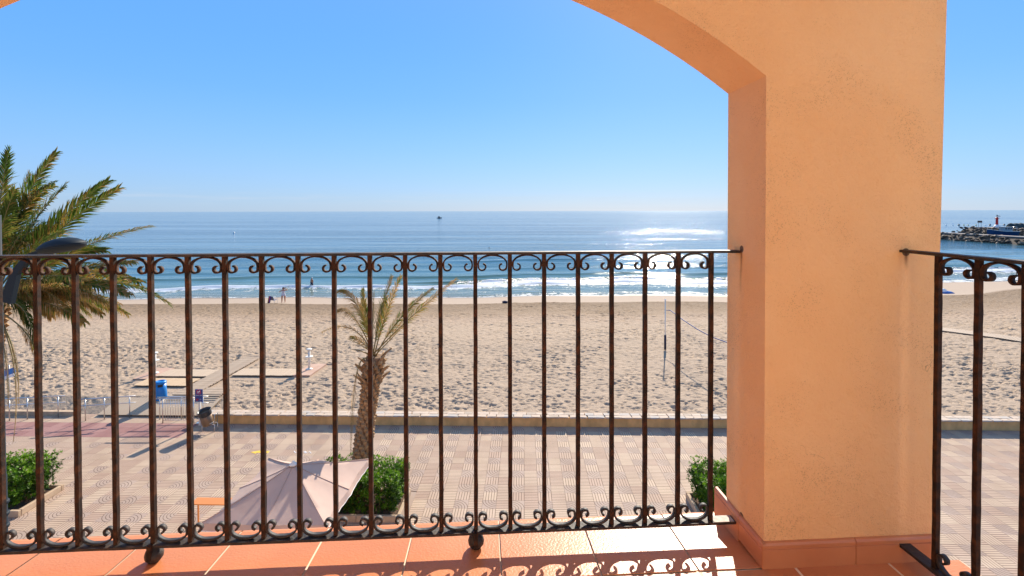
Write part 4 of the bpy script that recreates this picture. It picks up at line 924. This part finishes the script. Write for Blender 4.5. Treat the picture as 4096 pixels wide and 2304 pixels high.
# beach chair and things on the sand
cz = ground_z(-28.7, 53.8)
t = thing('beach_chair', 'low folding beach chair facing the sea beside the woman', 'chair', (-28.5, 53.8, cz), R(-20))
b = MB(); b.add([(-.28, -.05, .75), (.28, -.05, .75), (.28, .12, .30), (-.28, .12, .30)], [(0, 1, 2, 3)]); b.add([(-.28, .12, .28), (.28, .12, .28), (.28, .62, .34), (-.28, .62, .34)], [(0, 1, 2, 3)]); b.build('fabric', mat('grey_fabric', (.22, .20, .22), .8), t)
for s in (-1, 1):
    b = MB(); b.tube([(s * .29, -.06, .78), (s * .29, .13, .28), (s * .29, .2, 0)], .015, 6); b.tube([(s * .29, .10, .29), (s * .29, .64, .35), (s * .29, .55, 0)], .015, 6); b.tube([(s * .31, .02, .52), (s * .31, .5, .56), (s * .30, .6, .34)], .017, 6); b.build('frame', M['white'], t)
t2 = b = MB(); n = 8; vs = []
for i in range(n + 1):
    for j, (dy, z) in enumerate(((-.09, .80), (-.14, .55), (-.20, .28), (-.26, .03))): vs.append((-.33 + .38 * i / n, dy + .03 * math.sin(i * 2), z))
def stripe_mat():
    m = bpy.data.materials.new('striped_towel'); m.use_nodes = True; t = m.node_tree; bs = t.nodes['Principled BSDF']; bs.inputs['Roughness'].default_value = .9
    tc = N(t, 'ShaderNodeTexCoord'); sp = N(t, 'ShaderNodeSeparateXYZ'); t.links.new(tc.outputs['Generated'], sp.inputs[0]); r = N(t, 'ShaderNodeValToRGB'); r.color_ramp.interpolation = 'CONSTANT'; e = r.color_ramp.elements
    e[0].color = (.04, .10, .12, 1); e[1].position = .8; e[1].color = (.03, .04, .15, 1)
    for p, c in ((.2, (.5, .12, .02)), (.4, (.5, .03, .05)), (.6, (.14, .03, .25))): q = e.new(p); q.color = (*c, 1)
    t.links.new(sp.outputs[0], r.inputs[0]); t.links.new(r.outputs[0], bs.inputs['Base Color']); return m
b.add(vs, [(4 * i + j, 4 * i + j + 1, 4 * i + 5 + j, 4 * i + 4 + j) for i in range(n) for j in range(3)], 0, True)
o = b.build('towel', stripe_mat()); o.location = (-28.5, 53.8, cz); o.rotation_euler = (0, 0, R(-20)); so = o.modifiers.new('s', 'SOLIDIFY'); so.thickness = .015
tag(o, 'striped orange and purple towel hung over the back of the beach chair', 'towel')
b = MB(); b.lathe([(.05, 0), (.2, .03), (.26, .12), (.22, .22), (.1, .28), (.01, .29)], n=12, sx=1.3); o = b.build('beach_bag', M['navy']); o.location = (-2.1, 53.4, ground_z(-2.1, 53.4)); tag(o, 'small dark round bag left alone on the open sand', 'bag')
t = thing('beach_bundle', 'blue and white bundle of cloth lying on the sand right of the pillar', 'bundle', (53.4, 62.4, ground_z(53.4, 62.4)))
b = MB(); b.lathe([(.6, -.05), (.7, .08), (.45, .25), (.1, .33)], n=10, sx=1.3); b.build('cloth', mat('blue_cloth', (.04, .15, .42), .8), t)
b = MB(); b.lathe([(.3, .1), (.38, .26), (.3, .5), (.03, .62)], c=(-.35, 0, 0), n=9); b.build('white_cloth', M['white'], t)
t = thing('folded_parasol', 'small blue and white striped panel on a stake far left on the sand', 'panel', (-25.9, 23.6, .4))
b = MB(); b.tube([(0, 0, -.1), (0, 0, 1.3)], .03, 6); b.build('stake', M['paint_wh'], t)
b = MB(); b.box((0, -.04, .95), (.75, .03, .28), M=Matrix.Rotation(R(-20), 3, 'Y')); b.build('panel', M['blue_pl'], t); b = MB(); b.box((0, -.06, .72), (.7, .03, .14), M=Matrix.Rotation(R(-20), 3, 'Y')); b.build('panel', M['white'], t)

# ------------------------------------------------------------------ boats, buoys, jetties
t = thing('motor_boat', 'small dark boat far out on the sea leaving a pale wake', 'boat', (-132.3, 753.9, ZS))
b = MB(); vs = []
prof = [(-3.6, .9), (-3.4, 1.3), (0, 1.45), (2.5, 1.0), (4.0, .05)]
for x, hw_ in prof: vs += [(x, -hw_, 1.0 + .12 * max(0, x)), (x, hw_, 1.0 + .12 * max(0, x)), (x, hw_ * .6, -.3), (x, -hw_ * .6, -.3)]
b.add(vs, [(4 * i + k, 4 * i + (k + 1) % 4, 4 * i + 4 + (k + 1) % 4, 4 * i + 4 + k) for i in range(4) for k in range(4)] + [(3, 2, 1, 0), (16, 17, 18, 19)]); b.build('hull', M['navy'], t)
b = MB(); b.box((-.3, 0, 2.0), (2.6, 1.7, 1.7)); b.box((-.3, 0, 2.95), (3.0, 2.0, .12)); b.build('cabin', M['dark_pl'], t); b = MB(); b.tube([(-2.4, 0, 1), (-2.6, 0, 3.2)], .08, 6); b.tube([(.4, 0, 3), (.4, 0, 4.3)], .05, 6); b.build('mast', M['dark_pl'], t)
def buoy(p, m, lab, grp, s=.5):
    b = MB(); b.lathe([(.05, -.5 * s), (.7 * s, -.2 * s), (.85 * s, .1 * s), (.7 * s, .5 * s), (.25 * s, .8 * s), (.1 * s, 1.1 * s), (.02, 1.3 * s)], n=10); o = b.build('buoy', m); o.location = p; tag(o, lab, 'buoy', grp)
M['buoy_d'] = M['dark_pl']; M['buoy_y'] = mat('yellow_buoy', (.55, .42, .10), .5)
for i, (px, m, c) in enumerate(((3785, 'white', 'white'), (3812, 'white', 'white'), (3836, 'buoy_d', 'dark'), (3856, 'buoy_y', 'yellow'), (3873, 'buoy_y', 'yellow'), (3905, 'buoy_y', 'yellow'), (3943, 'white', 'white'), (3960, 'buoy_d', 'dark'), (4017, 'buoy_d', 'dark'))):
    p = at(px, 902.5, 358); p.z = ZS; ord_ = {3785: 'first white buoy of the line beside the pillar', 3812: 'second white buoy of the line near the pillar', 3836: 'dark buoy of the line nearest the pillar', 3856: 'first yellowish buoy right of the dark one', 3873: 'second yellowish buoy right of the dark one', 3905: 'yellowish buoy just left of the board on the breakwater', 3943: 'white buoy between the board and the red beacon', 3960: 'dark buoy between the board and the red beacon', 4017: 'dark buoy right of the red beacon'}[px]
    buoy(p, M[m], ord_, 'buoys in a line off the breakwater', .9 if c == 'dark' else .6)
p = at(935, 930, 253); p.z = ZS; buoy(p, M['white'], 'lone small white buoy on the left of the open sea', None, .6)

def rock_meshes(n, m):
    out_ = []
    for i in range(n):
        bm = bmesh.new(); bmesh.ops.create_icosphere(bm, subdivisions=1, radius=.5)
        for v in bm.verts: v.co *= random.uniform(.72, 1.15); v.co.z *= .7
        me = bpy.data.meshes.new('rock'); bm.to_mesh(me); bm.free(); me.materials.append(m); out_.append(me)
    return out_
RK = rock_meshes(8, M['rock']) + rock_meshes(4, mat('brown_rock', (.085, .052, .033), .9, col2=(.14, .095, .065), nscale=1)) + rock_meshes(3, mat('pale_rock', (.18, .14, .11), .8))
def jetty(name, label, xa, xb, y0, y1, ztop, nr, s0, s1, tip=None, slope_in=3.2):
    t = thing(name, label, 'breakwater', ((xa + xb) / 2, (y0 + y1) / 2, ZS)); o = Vector(((xa + xb) / 2, (y0 + y1) / 2, ZS)); b = MB()
    x = [xa, xa + slope_in, xb - slope_in, xb]; z = [ZS - .4, ztop - .25, ztop - .25, ZS - .4]
    ycut = [0, slope_in]; vs = []
    for (yy, q) in ((y0, 0), (y1 - slope_in, 0), (y1, 1)):
        for k in range(4):
            if q: vs.append(Vector((x[k] * .6 + (xa + xb) / 2 * .4, yy, ZS - .4)) - o)
            else: vs.append(Vector((x[k], yy, z[k])) - o)
    b.add(vs, [(4 * i + k, 4 * i + k + 1, 4 * i + 5 + k, 4 * i + 4 + k) for i in range(2) for k in range(3)]); b.build('core', M['rock'], t)
    b = MB(); b.box(Vector(((xa + xb) / 2, (y0 + y1) / 2 - slope_in, ztop - .12)) - o, (xb - xa - 2 * slope_in + .4, y1 - y0 - slope_in * 2, .34)); b.build('walkway', M['jetty_top'], t)
    for i in range(nr):
        u = random.random(); yy = random.uniform(y0, y1); side = random.random()
        xx = xa + u * slope_in * 1.1; zz = ZS + (u * 1.0) * (ztop - ZS)
        if side > .82: xx = xb - u * slope_in
        if yy > y1 - slope_in: xx = random.uniform(xa + .8, xb - .8); zz = ZS + (y1 - yy) / slope_in * (ztop - ZS) * .9
        r = link('rock', random.choice(RK), t, Vector((xx, yy, zz)) - o); s = random.uniform(s0, s1); r.scale = (s, s * random.uniform(.8, 1.2), s * .9); r.rotation_euler = (random.uniform(-.5, .5), random.uniform(-.5, .5), random.uniform(0, 6))
    return t
jetty('near_jetty', 'rock breakwater crossing the water nearest the beach at the far right', 159.6, 169, 120, 232, .55, 290, .9, 2.0)
jetty('far_breakwater', 'rock breakwater carrying the red beacon behind the near jetty', 217.5, 236, 190, 252.5, .9, 280, .9, 2.1, slope_in=4.5)
t = thing('red_beacon', 'red harbour beacon tower on a round white base on the breakwater', 'beacon', (226.3, 237.0, .8))
b = MB(); b.lathe([(1.3, -.1), (1.25, .6), (.9, 1.2), (.55, 1.5)], n=20); b.build('base', M['white'], t)
b = MB(); b.lathe([(.52, 1.4), (.45, 4.3), (.55, 4.6)], n=16); b.build('tower', M['red'], t)
b = MB(); b.lathe([(.5, 4.4), (1.0, 4.55), (1.0, 4.66), (.5, 4.68), (.45, 5.1), (.1, 5.15)], n=16); b.build('gallery', M['red'], t)
b = MB(); b.tube([(0, 0, 5.1), (0, 0, 6.3)], .12, 8); b.lathe([(.2, 5.7), (.25, 5.9), (.2, 6.1)], n=10); b.build('lantern', M['dark_pl'], t)
b = MB(); b.box((.8, 0, 5.65), (1.2, .5, .25), M=Matrix.Rotation(R(8), 3, 'Y')); b.build('solar_panel', M['dark_pl'], t)
b = MB(); b.tube([(-.9, -.3, 4.7), (-.9, -.3, 5.4), (-.3, -.9, 5.4), (-.3, -.9, 4.7)], .04, 5); b.build('guard_rail', M['steel'], t)
t = thing('harbour_board', 'dark rectangular board on two thin posts on the breakwater', 'sign', (226.6, 246.0, .8))
b = MB(); b.box((0, 0, 2.75), (2.2, .12, 1.0)); b.build('board', mat('dark_board', (.06, .05, .045), .7), t)
for x in (-.65, .65): b = MB(); b.tube([(x, 0, -.1), (x, 0, 2.3)], .06, 6); b.build('post', M['dark_pl'], t)
t = thing('fishing_boat', 'blue fishing boat with a white cabin moored behind the near jetty', 'boat', (206.6, 214, ZS), R(180))
b = MB(); vs = []
prof = [(-6.4, 1.2, 2.0), (-5.5, 1.6, 2.0), (0, 1.9, 2.0), (4, 1.5, 2.5), (6.6, .08, 3.0)]
for x, hw_, z in prof: vs += [(x, -hw_, z), (x, hw_, z), (x * .93, hw_ * .55, -.3), (x * .93, -hw_ * .55, -.3)]
b.add(vs, [(4 * i + k, 4 * i + (k + 1) % 4, 4 * i + 4 + (k + 1) % 4, 4 * i + 4 + k) for i in range(4) for k in range(4)] + [(3, 2, 1, 0), (16, 17, 18, 19)]); b.build('hull', M['boat_blue'], t)
b = MB(); b.tube([(x, s * (hw_ + .03), z + .02) for s in (1,) for x, hw_, z in prof], .09, 5); b.build('rubbing_strake', M['paint_wh'], t)
b = MB(); b.box((-1.5, 0, 2.9), (3.6, 2.2, 1.9)); b.box((-1.5, 0, 3.9), (4.2, 2.5, .14)); cb = b.build('cabin', mat('cabin_paint', (.32, .36, .38), .6), t)
for x in (-2.7, -1.7, -.6): b = MB(); b.box((x, 1.115, 3.2), (.7, .03, .6)); b.build('window', M['dark_pl'], cb)
b = MB(); b.tube([(-5.2, -1, 2), (-5.2, -1, 4.0), (-5.2, 1, 4.0), (-5.2, 1, 2)], .08, 6); b.tube([(.6, 0, 2), (.6, 0, 5.2)], .07, 6); b.build('mast', M['steel'], t)
b = MB(); vs = []; fs = []; nn = 26
for i in range(nn + 1):
    for j in range(7):
        a = math.pi * j / 6; x = i / nn * 14; h = 2.1 + .35 * math.sin(i * 1.3) + .2 * math.sin(i * 2.9); vs.append((x, -math.cos(a) * 1.8, math.sin(a) * h))
fs = [(7 * i + j, 7 * i + j + 1, 7 * i + 8 + j, 7 * i + 7 + j) for i in range(nn) for j in range(6)] + [(6, 5, 4, 3, 2, 1, 0), tuple(7 * nn + k for k in range(7))]
b.add(vs, fs, 0, True); o = b.build('net_pile', M['dark_net']); o.location = (226.0, 230.5, .85); o.rotation_euler = (0, 0, R(10)); tag(o, 'long dark green heap of fishing nets on the breakwater', 'nets')

# ------------------------------------------------------------------ the balcony
ANG = R(3.41 + 1.4); BL = (0, 0, 8.2)
ho = thing('apartment_building', 'orange stuccoed balcony arch and thick pillar framing the sea view', 'building', BL, ANG)
# arch wall: polygon with the segmental opening, 0.25 thick (w 1.56 .. 1.81)
UC, ZC, RC = -.59, -.355, 2.52
UL, UR = -2.12, .94
arc = []
for i in range(49):
    u = UR + (UL - UR) * i / 48; arc.append((u, ZC + math.sqrt(RC ** 2 - (u - UC) ** 2)))
W0, W1 = 1.56, 1.81; top_z = 3.05
def col_r(z): return 1.537 + .018 * (z + .05)
b = MB()
vs = []; 
# front (w0) and back (w1) outline strips: for each arc point a matching top point
for wv in (W0, W1):
    for (u, z) in arc: vs.append((u, wv, z)); vs.append((u, wv, top_z))
n = len(arc)
fs = []
for i in range(n - 1):
    fs.append((2 * i, 2 * i + 1, 2 * i + 3, 2 * i + 2)); o_ = 2 * n; fs.append((o_ + 2 * i + 2, o_ + 2 * i + 3, o_ + 2 * i + 1, o_ + 2 * i)); fs.append((2 * i + 2, o_ + 2 * i + 2, o_ + 2 * i, 2 * i))
b.add(vs, fs)
# pillar
def hexa(mb, pts0, pts1, mi=0):
    k = len(pts0); mb.add(pts0 + pts1, [tuple(range(k))[::-1], tuple(range(k, 2 * k))] + [(i, (i + 1) % k, k + (i + 1) % k, k + i) for i in range(k)], mi)
zs_ = arc[0][1]
b.add([(UR, W0, -.25), (UR, W0, zs_), (UR, W1, zs_), (UR, W1, -.25)], [(0, 1, 2, 3)])
b.add([(UR, W0, -.25), (col_r(-.25), W0, -.25), (col_r(zs_), W0, zs_), (UR, W0, zs_), (col_r(top_z), W0, top_z), (UR, W0, top_z)], [(0, 1, 2, 3), (3, 2, 4, 5)])
b.add([(UR, W1, -.25), (col_r(-.25), W1, -.25), (col_r(zs_), W1, zs_), (UR, W1, zs_), (col_r(top_z), W1, top_z), (UR, W1, top_z)], [(3, 2, 1, 0), (5, 4, 2, 3)])
b.add([(col_r(-.25), W0, -.25), (col_r(-.25), W1, -.25), (col_r(top_z), W1, top_z), (col_r(top_z), W0, top_z)], [(0, 1, 2, 3)])
# left pier
b.add([(UL, W0, -.25), (UL, W0, arc[-1][1]), (UL, W1, arc[-1][1]), (UL, W1, -.25)], [(3, 2, 1, 0)])
for wv, q in ((W0, 1), (W1, -1)): b.add([(-2.75, wv, -.25), (UL, wv, -.25), (UL, wv, top_z), (-2.75, wv, top_z)], [(0, 1, 2, 3)[::q]])
b.add([(-2.75, W0, top_z), (-2.75, W1, top_z), (col_r(top_z), W1, top_z), (col_r(top_z), W0, top_z)], [(0, 3, 2, 1)])
b.build('arch_wall', M['stucco'], ho)
b = MB(); b.box((-3.0, .68, 1.5), (.5, 2.27, 3.4)); b.build('side_wall', M['plaster'], ho)  # unseen; pale instead of orange to throw more light on the pillar
b = MB(); b.box((-.7, -.50, 1.35), (5.0, .2, 3.3)); b.build('back_wall', M['plaster'], ho)  # unseen; set close behind the camera to bounce sun onto the pillar
b = MB(); b.box((-.63, .44, 2.75), (4.3, 2.22, .2)); b.build('ceiling', M['plaster'], ho)
# floor slab and building below
b = MB(); hexa(b, [(-2.75, -.65, -.26), (1.62, -.65, -.26), (1.62, 1.55, -.26), (1.53, 1.55, -.26), (1.53, 1.89, -.26), (-2.75, 1.89, -.26)], [(-2.75, -.65, -.016), (1.62, -.65, -.016), (1.62, 1.55, -.016), (1.53, 1.55, -.016), (1.53, 1.90, -.050), (-2.75, 1.90, -.050)]); b.build('floor_slab', M['cement'], ho)
b = MB(); b.box((-6.2, -3.4, -4.3), (15, 5.0, 7.8)); b.box((-6.2, -4.0, 2.4), (15, 6.3, 5.6)) if False else None; b.build('lower_wall', M['stucco'], ho)
# terracotta floor tiles
TS = .3287; ug = .0575
fm = bpy.data.meshes.new('floor_tile')
def floor_tile(x0, x1, y0, y1, front=False):
    b = MB(); g = .0032; x0 += g; x1 -= g; y0 += g; y1 -= g; e = .002
    if front:   # rounded nosing on the outer edge
        sl = lambda y: -.078 * (y - 1.553)
        prof = [(y0, -.002), (y0 + e, 0)] + [(y, sl(y)) for y in (1.62, 1.70, 1.80)] + [(y1 - .028, sl(y1 - .028)), (y1 - .012, sl(y1) - .003), (y1 - .003, sl(y1) - .012), (y1, sl(y1) - .024), (y1 - .004, sl(y1) - .045)]
        vs = [(x, y, z) for y, z in prof for x in (x0, x1)]; fs = [(2 * i, 2 * i + 1, 2 * i + 3, 2 * i + 2) for i in range(len(prof) - 1)]; b.add(vs, fs, 0, False)
    else:
        b.add([(x0, y0, -.012), (x1, y0, -.012), (x1, y1, -.012), (x0, y1, -.012), (x0 + e, y0 + e, 0), (x1 - e, y0 + e, 0), (x1 - e, y1 - e, 0), (x0 + e, y1 - e, 0)], [(4, 5, 6, 7), (0, 1, 5, 4), (1, 2, 6, 5), (2, 3, 7, 6), (3, 0, 4, 7)])
    o = b.build('floor_tile', M['terra'], ho); o.location = (0, 0, random.uniform(-.0004, .0004))
wrows = [1.924, 1.553, 1.224, .895, .567, .238, -.09, -.42, -.65]
for k in range(-9, 5):
    u0 = ug + k * TS; u1 = u0 + TS
    for r_ in range(8):
        a0 = max(u0, -2.74); a1 = min(u1, 1.53 if r_ == 0 else 1.63)
        if a1 - a0 < .03: continue
        floor_tile(a0, a1, wrows[r_ + 1], wrows[r_], r_ == 0)
b = MB(); b.box((-.55, .45, -.0085), (4.36, 2.20, .014)); b.add([(-2.73, 1.55, -.006), (1.52, 1.55, -.006), (1.52, 1.905, -.0335), (-2.73, 1.905, -.0335)], [(0, 1, 2, 3)]); b.build('grout_bed', M['grout'], ho)
# skirting tiles
def skirt(p0, p1, nrm, dn=0):
    p0, p1 = Vector((*p0, 0)), Vector((*p1, 0)); d = (p1 - p0).normalized(); nv = Vector((*nrm, 0)); b = MB(); g = .0012
    prof = [(0, -dn), (.012, -dn), (.012, .062), (.009, .064), (.0125, .067), (.0125, .078), (.008, .085), (0, .087)]
    a = p0 + d * g; c = p1 - d * g
    vs = [a + nv * x + Vector((0, 0, z)) for x, z in prof] + [c + nv * x + Vector((0, 0, z)) for x, z in prof]; k = len(prof)
    b.add(vs, [(i, i + 1, k + i + 1, k + i) for i in range(k - 1)] + [tuple(range(k)), tuple(range(k, 2 * k))[::-1]]); b.build('skirting_tile', M['skirt'], ho)
skirt((.928, 1.5595), (1.255, 1.5595), (0, -1)); skirt((1.255, 1.5595), (1.54, 1.5595), (0, -1))
skirt((.9395, 1.548), (.9395, 1.70), (-1, 0)); skirt((.9395, 1.70), (.9395, 1.885), (-1, 0), .028)
for k in range(5): skirt((-2.7 + k * .12, 1.5595), (-2.7 + (k + 1) * .12 if k < 4 else UL, 1.5595), (0, -1)) if k == 0 else None
skirt((-2.58, 1.5595), (-2.12, 1.5595), (0, -1)); skirt((UL + .0005, 1.56), (UL + .0005, 1.86), (1, 0))

# railings --------------------------------------------------------
def jit(mb, a, seed):
    r = random.Random(seed); 
    for i, v in enumerate(mb.v): mb.v[i] = (v[0] + r.uniform(-a, a), v[1] + r.uniform(-a, a), v[2] + r.uniform(-a, a))
def bar_long(x0, x1, y, z, dy, dz, seg, a, seed):
    b = MB(); vs = []; fs = []
    for i in range(seg + 1):
        x = x0 + (x1 - x0) * i / seg; vs += [(x, y - dy / 2, z - dz / 2), (x, y - dy / 2, z + dz / 2), (x, y + dy / 2, z + dz / 2), (x, y + dy / 2, z - dz / 2)]
    for i in range(seg): fs += [(4 * i + k, 4 * i + (k + 1) % 4, 4 * i + 4 + (k + 1) % 4, 4 * i + 4 + k) for k in range(4)]
    fs += [(3, 2, 1, 0), (4 * seg, 4 * seg + 1, 4 * seg + 2, 4 * seg + 3)]
    b.add(vs, fs); jit(b, a, seed); return b
SP = .1239; ZB0, ZB1 = .043, .052; ZT0, ZT1 = 1.0445, 1.0535
def scroll_mesh(flip, seed):
    g = SP - .016; hx = g / 2 - .003; path = []
    for i in range(13):       # half arch from apex down to the side
        t_ = math.pi / 2 * i / 12; path.append((hx * math.sin(t_), -.0035 - .030 * (1 - math.cos(t_))))
    vr = .0150; c = (hx - vr, -.0445)
    path.append((hx, -.040))
    for i in range(1, 15):
        an = -i * R(262) / 14; r_ = vr - .0050 * i / 14; path.append((c[0] + .0 + r_ * math.cos(an) , c[1] + r_ * math.sin(an)))
    full = [(-x, z) for x, z in path[::-1]] + path[1:]
    th, dp = .0054, .0165; b = MB(); vs = []; n = len(full); rr = random.Random(seed)
    for i, (x, z) in enumerate(full):
        x0, z0 = full[max(i - 1, 0)]; x1, z1 = full[min(i + 1, n - 1)]; d = Vector((x1 - x0, z1 - z0)).normalized(); nn = Vector((-d.y, d.x)); tt_ = th * rr.uniform(.88, 1.15) / 2
        for s, y in ((1, -1), (-1, -1), (-1, 1), (1, 1)):
            vs.append((x + nn.x * tt_ * s + rr.uniform(-.0003, .0003), y * dp / 2, (z + nn.y * tt_ * s) * flip))
    fs = [(4 * i + k, 4 * i + (k + 1) % 4, 4 * i + 4 + (k + 1) % 4, 4 * i + 4 + k) for i in range(n - 1) for k in range(4)] + [(3, 2, 1, 0), (4 * n - 4, 4 * n - 3, 4 * n - 2, 4 * n - 1)]
    if flip < 0: fs = [f[::-1] for f in fs]
    b.add(vs, fs, 0, True); o = b.build('scroll', M['iron_grey'] if flip < 0 else M['iron']); me = o.data; bpy.data.objects.remove(o); return me
ST = [scroll_mesh(1, 10 + i) for i in range(4)]; SB = [scroll_mesh(-1, 20 + i) for i in range(4)]
def bal_mesh(seed):
    b = MB(); vs = []; seg = 26; r = random.Random(seed)
    for i in range(seg + 1):
        z = ZB1 + (ZT0 - ZB1) * i / seg; q = .0072
        ox, oy = r.uniform(-.0004, .0004), r.uniform(-.0004, .0004)
        for a, c in ((-1, -1), (1, -1), (1, 1), (-1, 1)): vs.append((a * q + ox + r.uniform(-.0004, .0004), c * q + oy + r.uniform(-.0004, .0004), z))
    b.add(vs, [(4 * i + k, 4 * i + (k + 1) % 4, 4 * i + 4 + (k + 1) % 4, 4 * i + 4 + k) for i in range(seg) for k in range(4)])
    o = b.build('baluster', M['iron']); me = o.data; bpy.data.objects.remove(o); return me
BM = [bal_mesh(i) for i in range(6)]
def railing(label, loc, rz, x0, x1, first, count, feet, dz=0.0):
    t = thing('balcony_railing', label, 'railing', loc, rz)
    bar_long(x0, x1, 0, (ZT0 + ZT1) / 2, .040, ZT1 - ZT0, 60, .0004, 3).build('handrail', M['iron_grey'], t)
    bar_long(x0, x1, 0, (ZB0 + ZB1) / 2, .040, ZB1 - ZB0, 60, .0005, 5).build('bottom_rail', M['iron_grey'], t)
    for i in range(count):
        x = first - SP * i; link('baluster', BM[i % 6], t, (x, 0, 0))
        if i < count - 1 or True:
            xm = x - SP / 2
            if xm - SP / 2 > x0 + .004 or i < count - 1:
                o = link('scroll', ST[i % 4], t, (xm, 0, ZT0 + .0005)); o.rotation_euler = (0, 0, random.uniform(-.03, .03)); o = link('scroll', SB[i % 4], t, (xm, 0, ZB1 - .0005)); o.rotation_euler = (0, 0, random.uniform(-.03, .03))
    for x in feet:
        b = MB(); b.lathe([(.008, -.0155), (.018, -.012), (.0275, .001), (.029, .013), (.025, .026), (.014, .035), (.010, .046)], c=(x, .0, 0), n=18, smooth=True); b.build('ball_foot', M['iron_grey'], t)
        b = MB(); b.box((x, -.023, .030), (.014, .012, .050)); b.build('foot_strap', M['iron'], t)
    if len(feet) > 1: b = MB(); b.box((x1 - .062, 0, ZB1 + .0008), (.075, .037, .0014)); b.build('paint_patch', M['patch'], t)
    return t
M['patch'] = mat('pale_chipped_paint', (.50, .46, .40), .7, col2=(.36, .30, .25), nscale=60)
Rb = Matrix.Rotation(ANG, 3, 'Z'); P = lambda u, w_: tuple(Vector(BL) + Rb @ Vector((u, w_, 0)))
railing('rusty black wrought iron railing with scrolls across the arch opening', P(0, 1.735), ANG, UL - .01, UR + .006, .8384, 24, (.8384 - 7 * SP, .8384 - 16 * SP))
# side railing: local x runs from the pillar towards the viewer
railing('rusty wrought iron side railing running from the pillar towards the viewer', P(1.43, 1.56), ANG + R(-90), -.008, 2.1, 2.1 - .12 + .0, 17, (1.2,)) if False else None
t = railing('rusty wrought iron side railing running from the pillar towards the viewer', P(1.43, 1.56), ANG + R(90), -2.15, .006, -.123, 16, (-1.24,))
t.location.z += .012
for i in range(2):
    pass
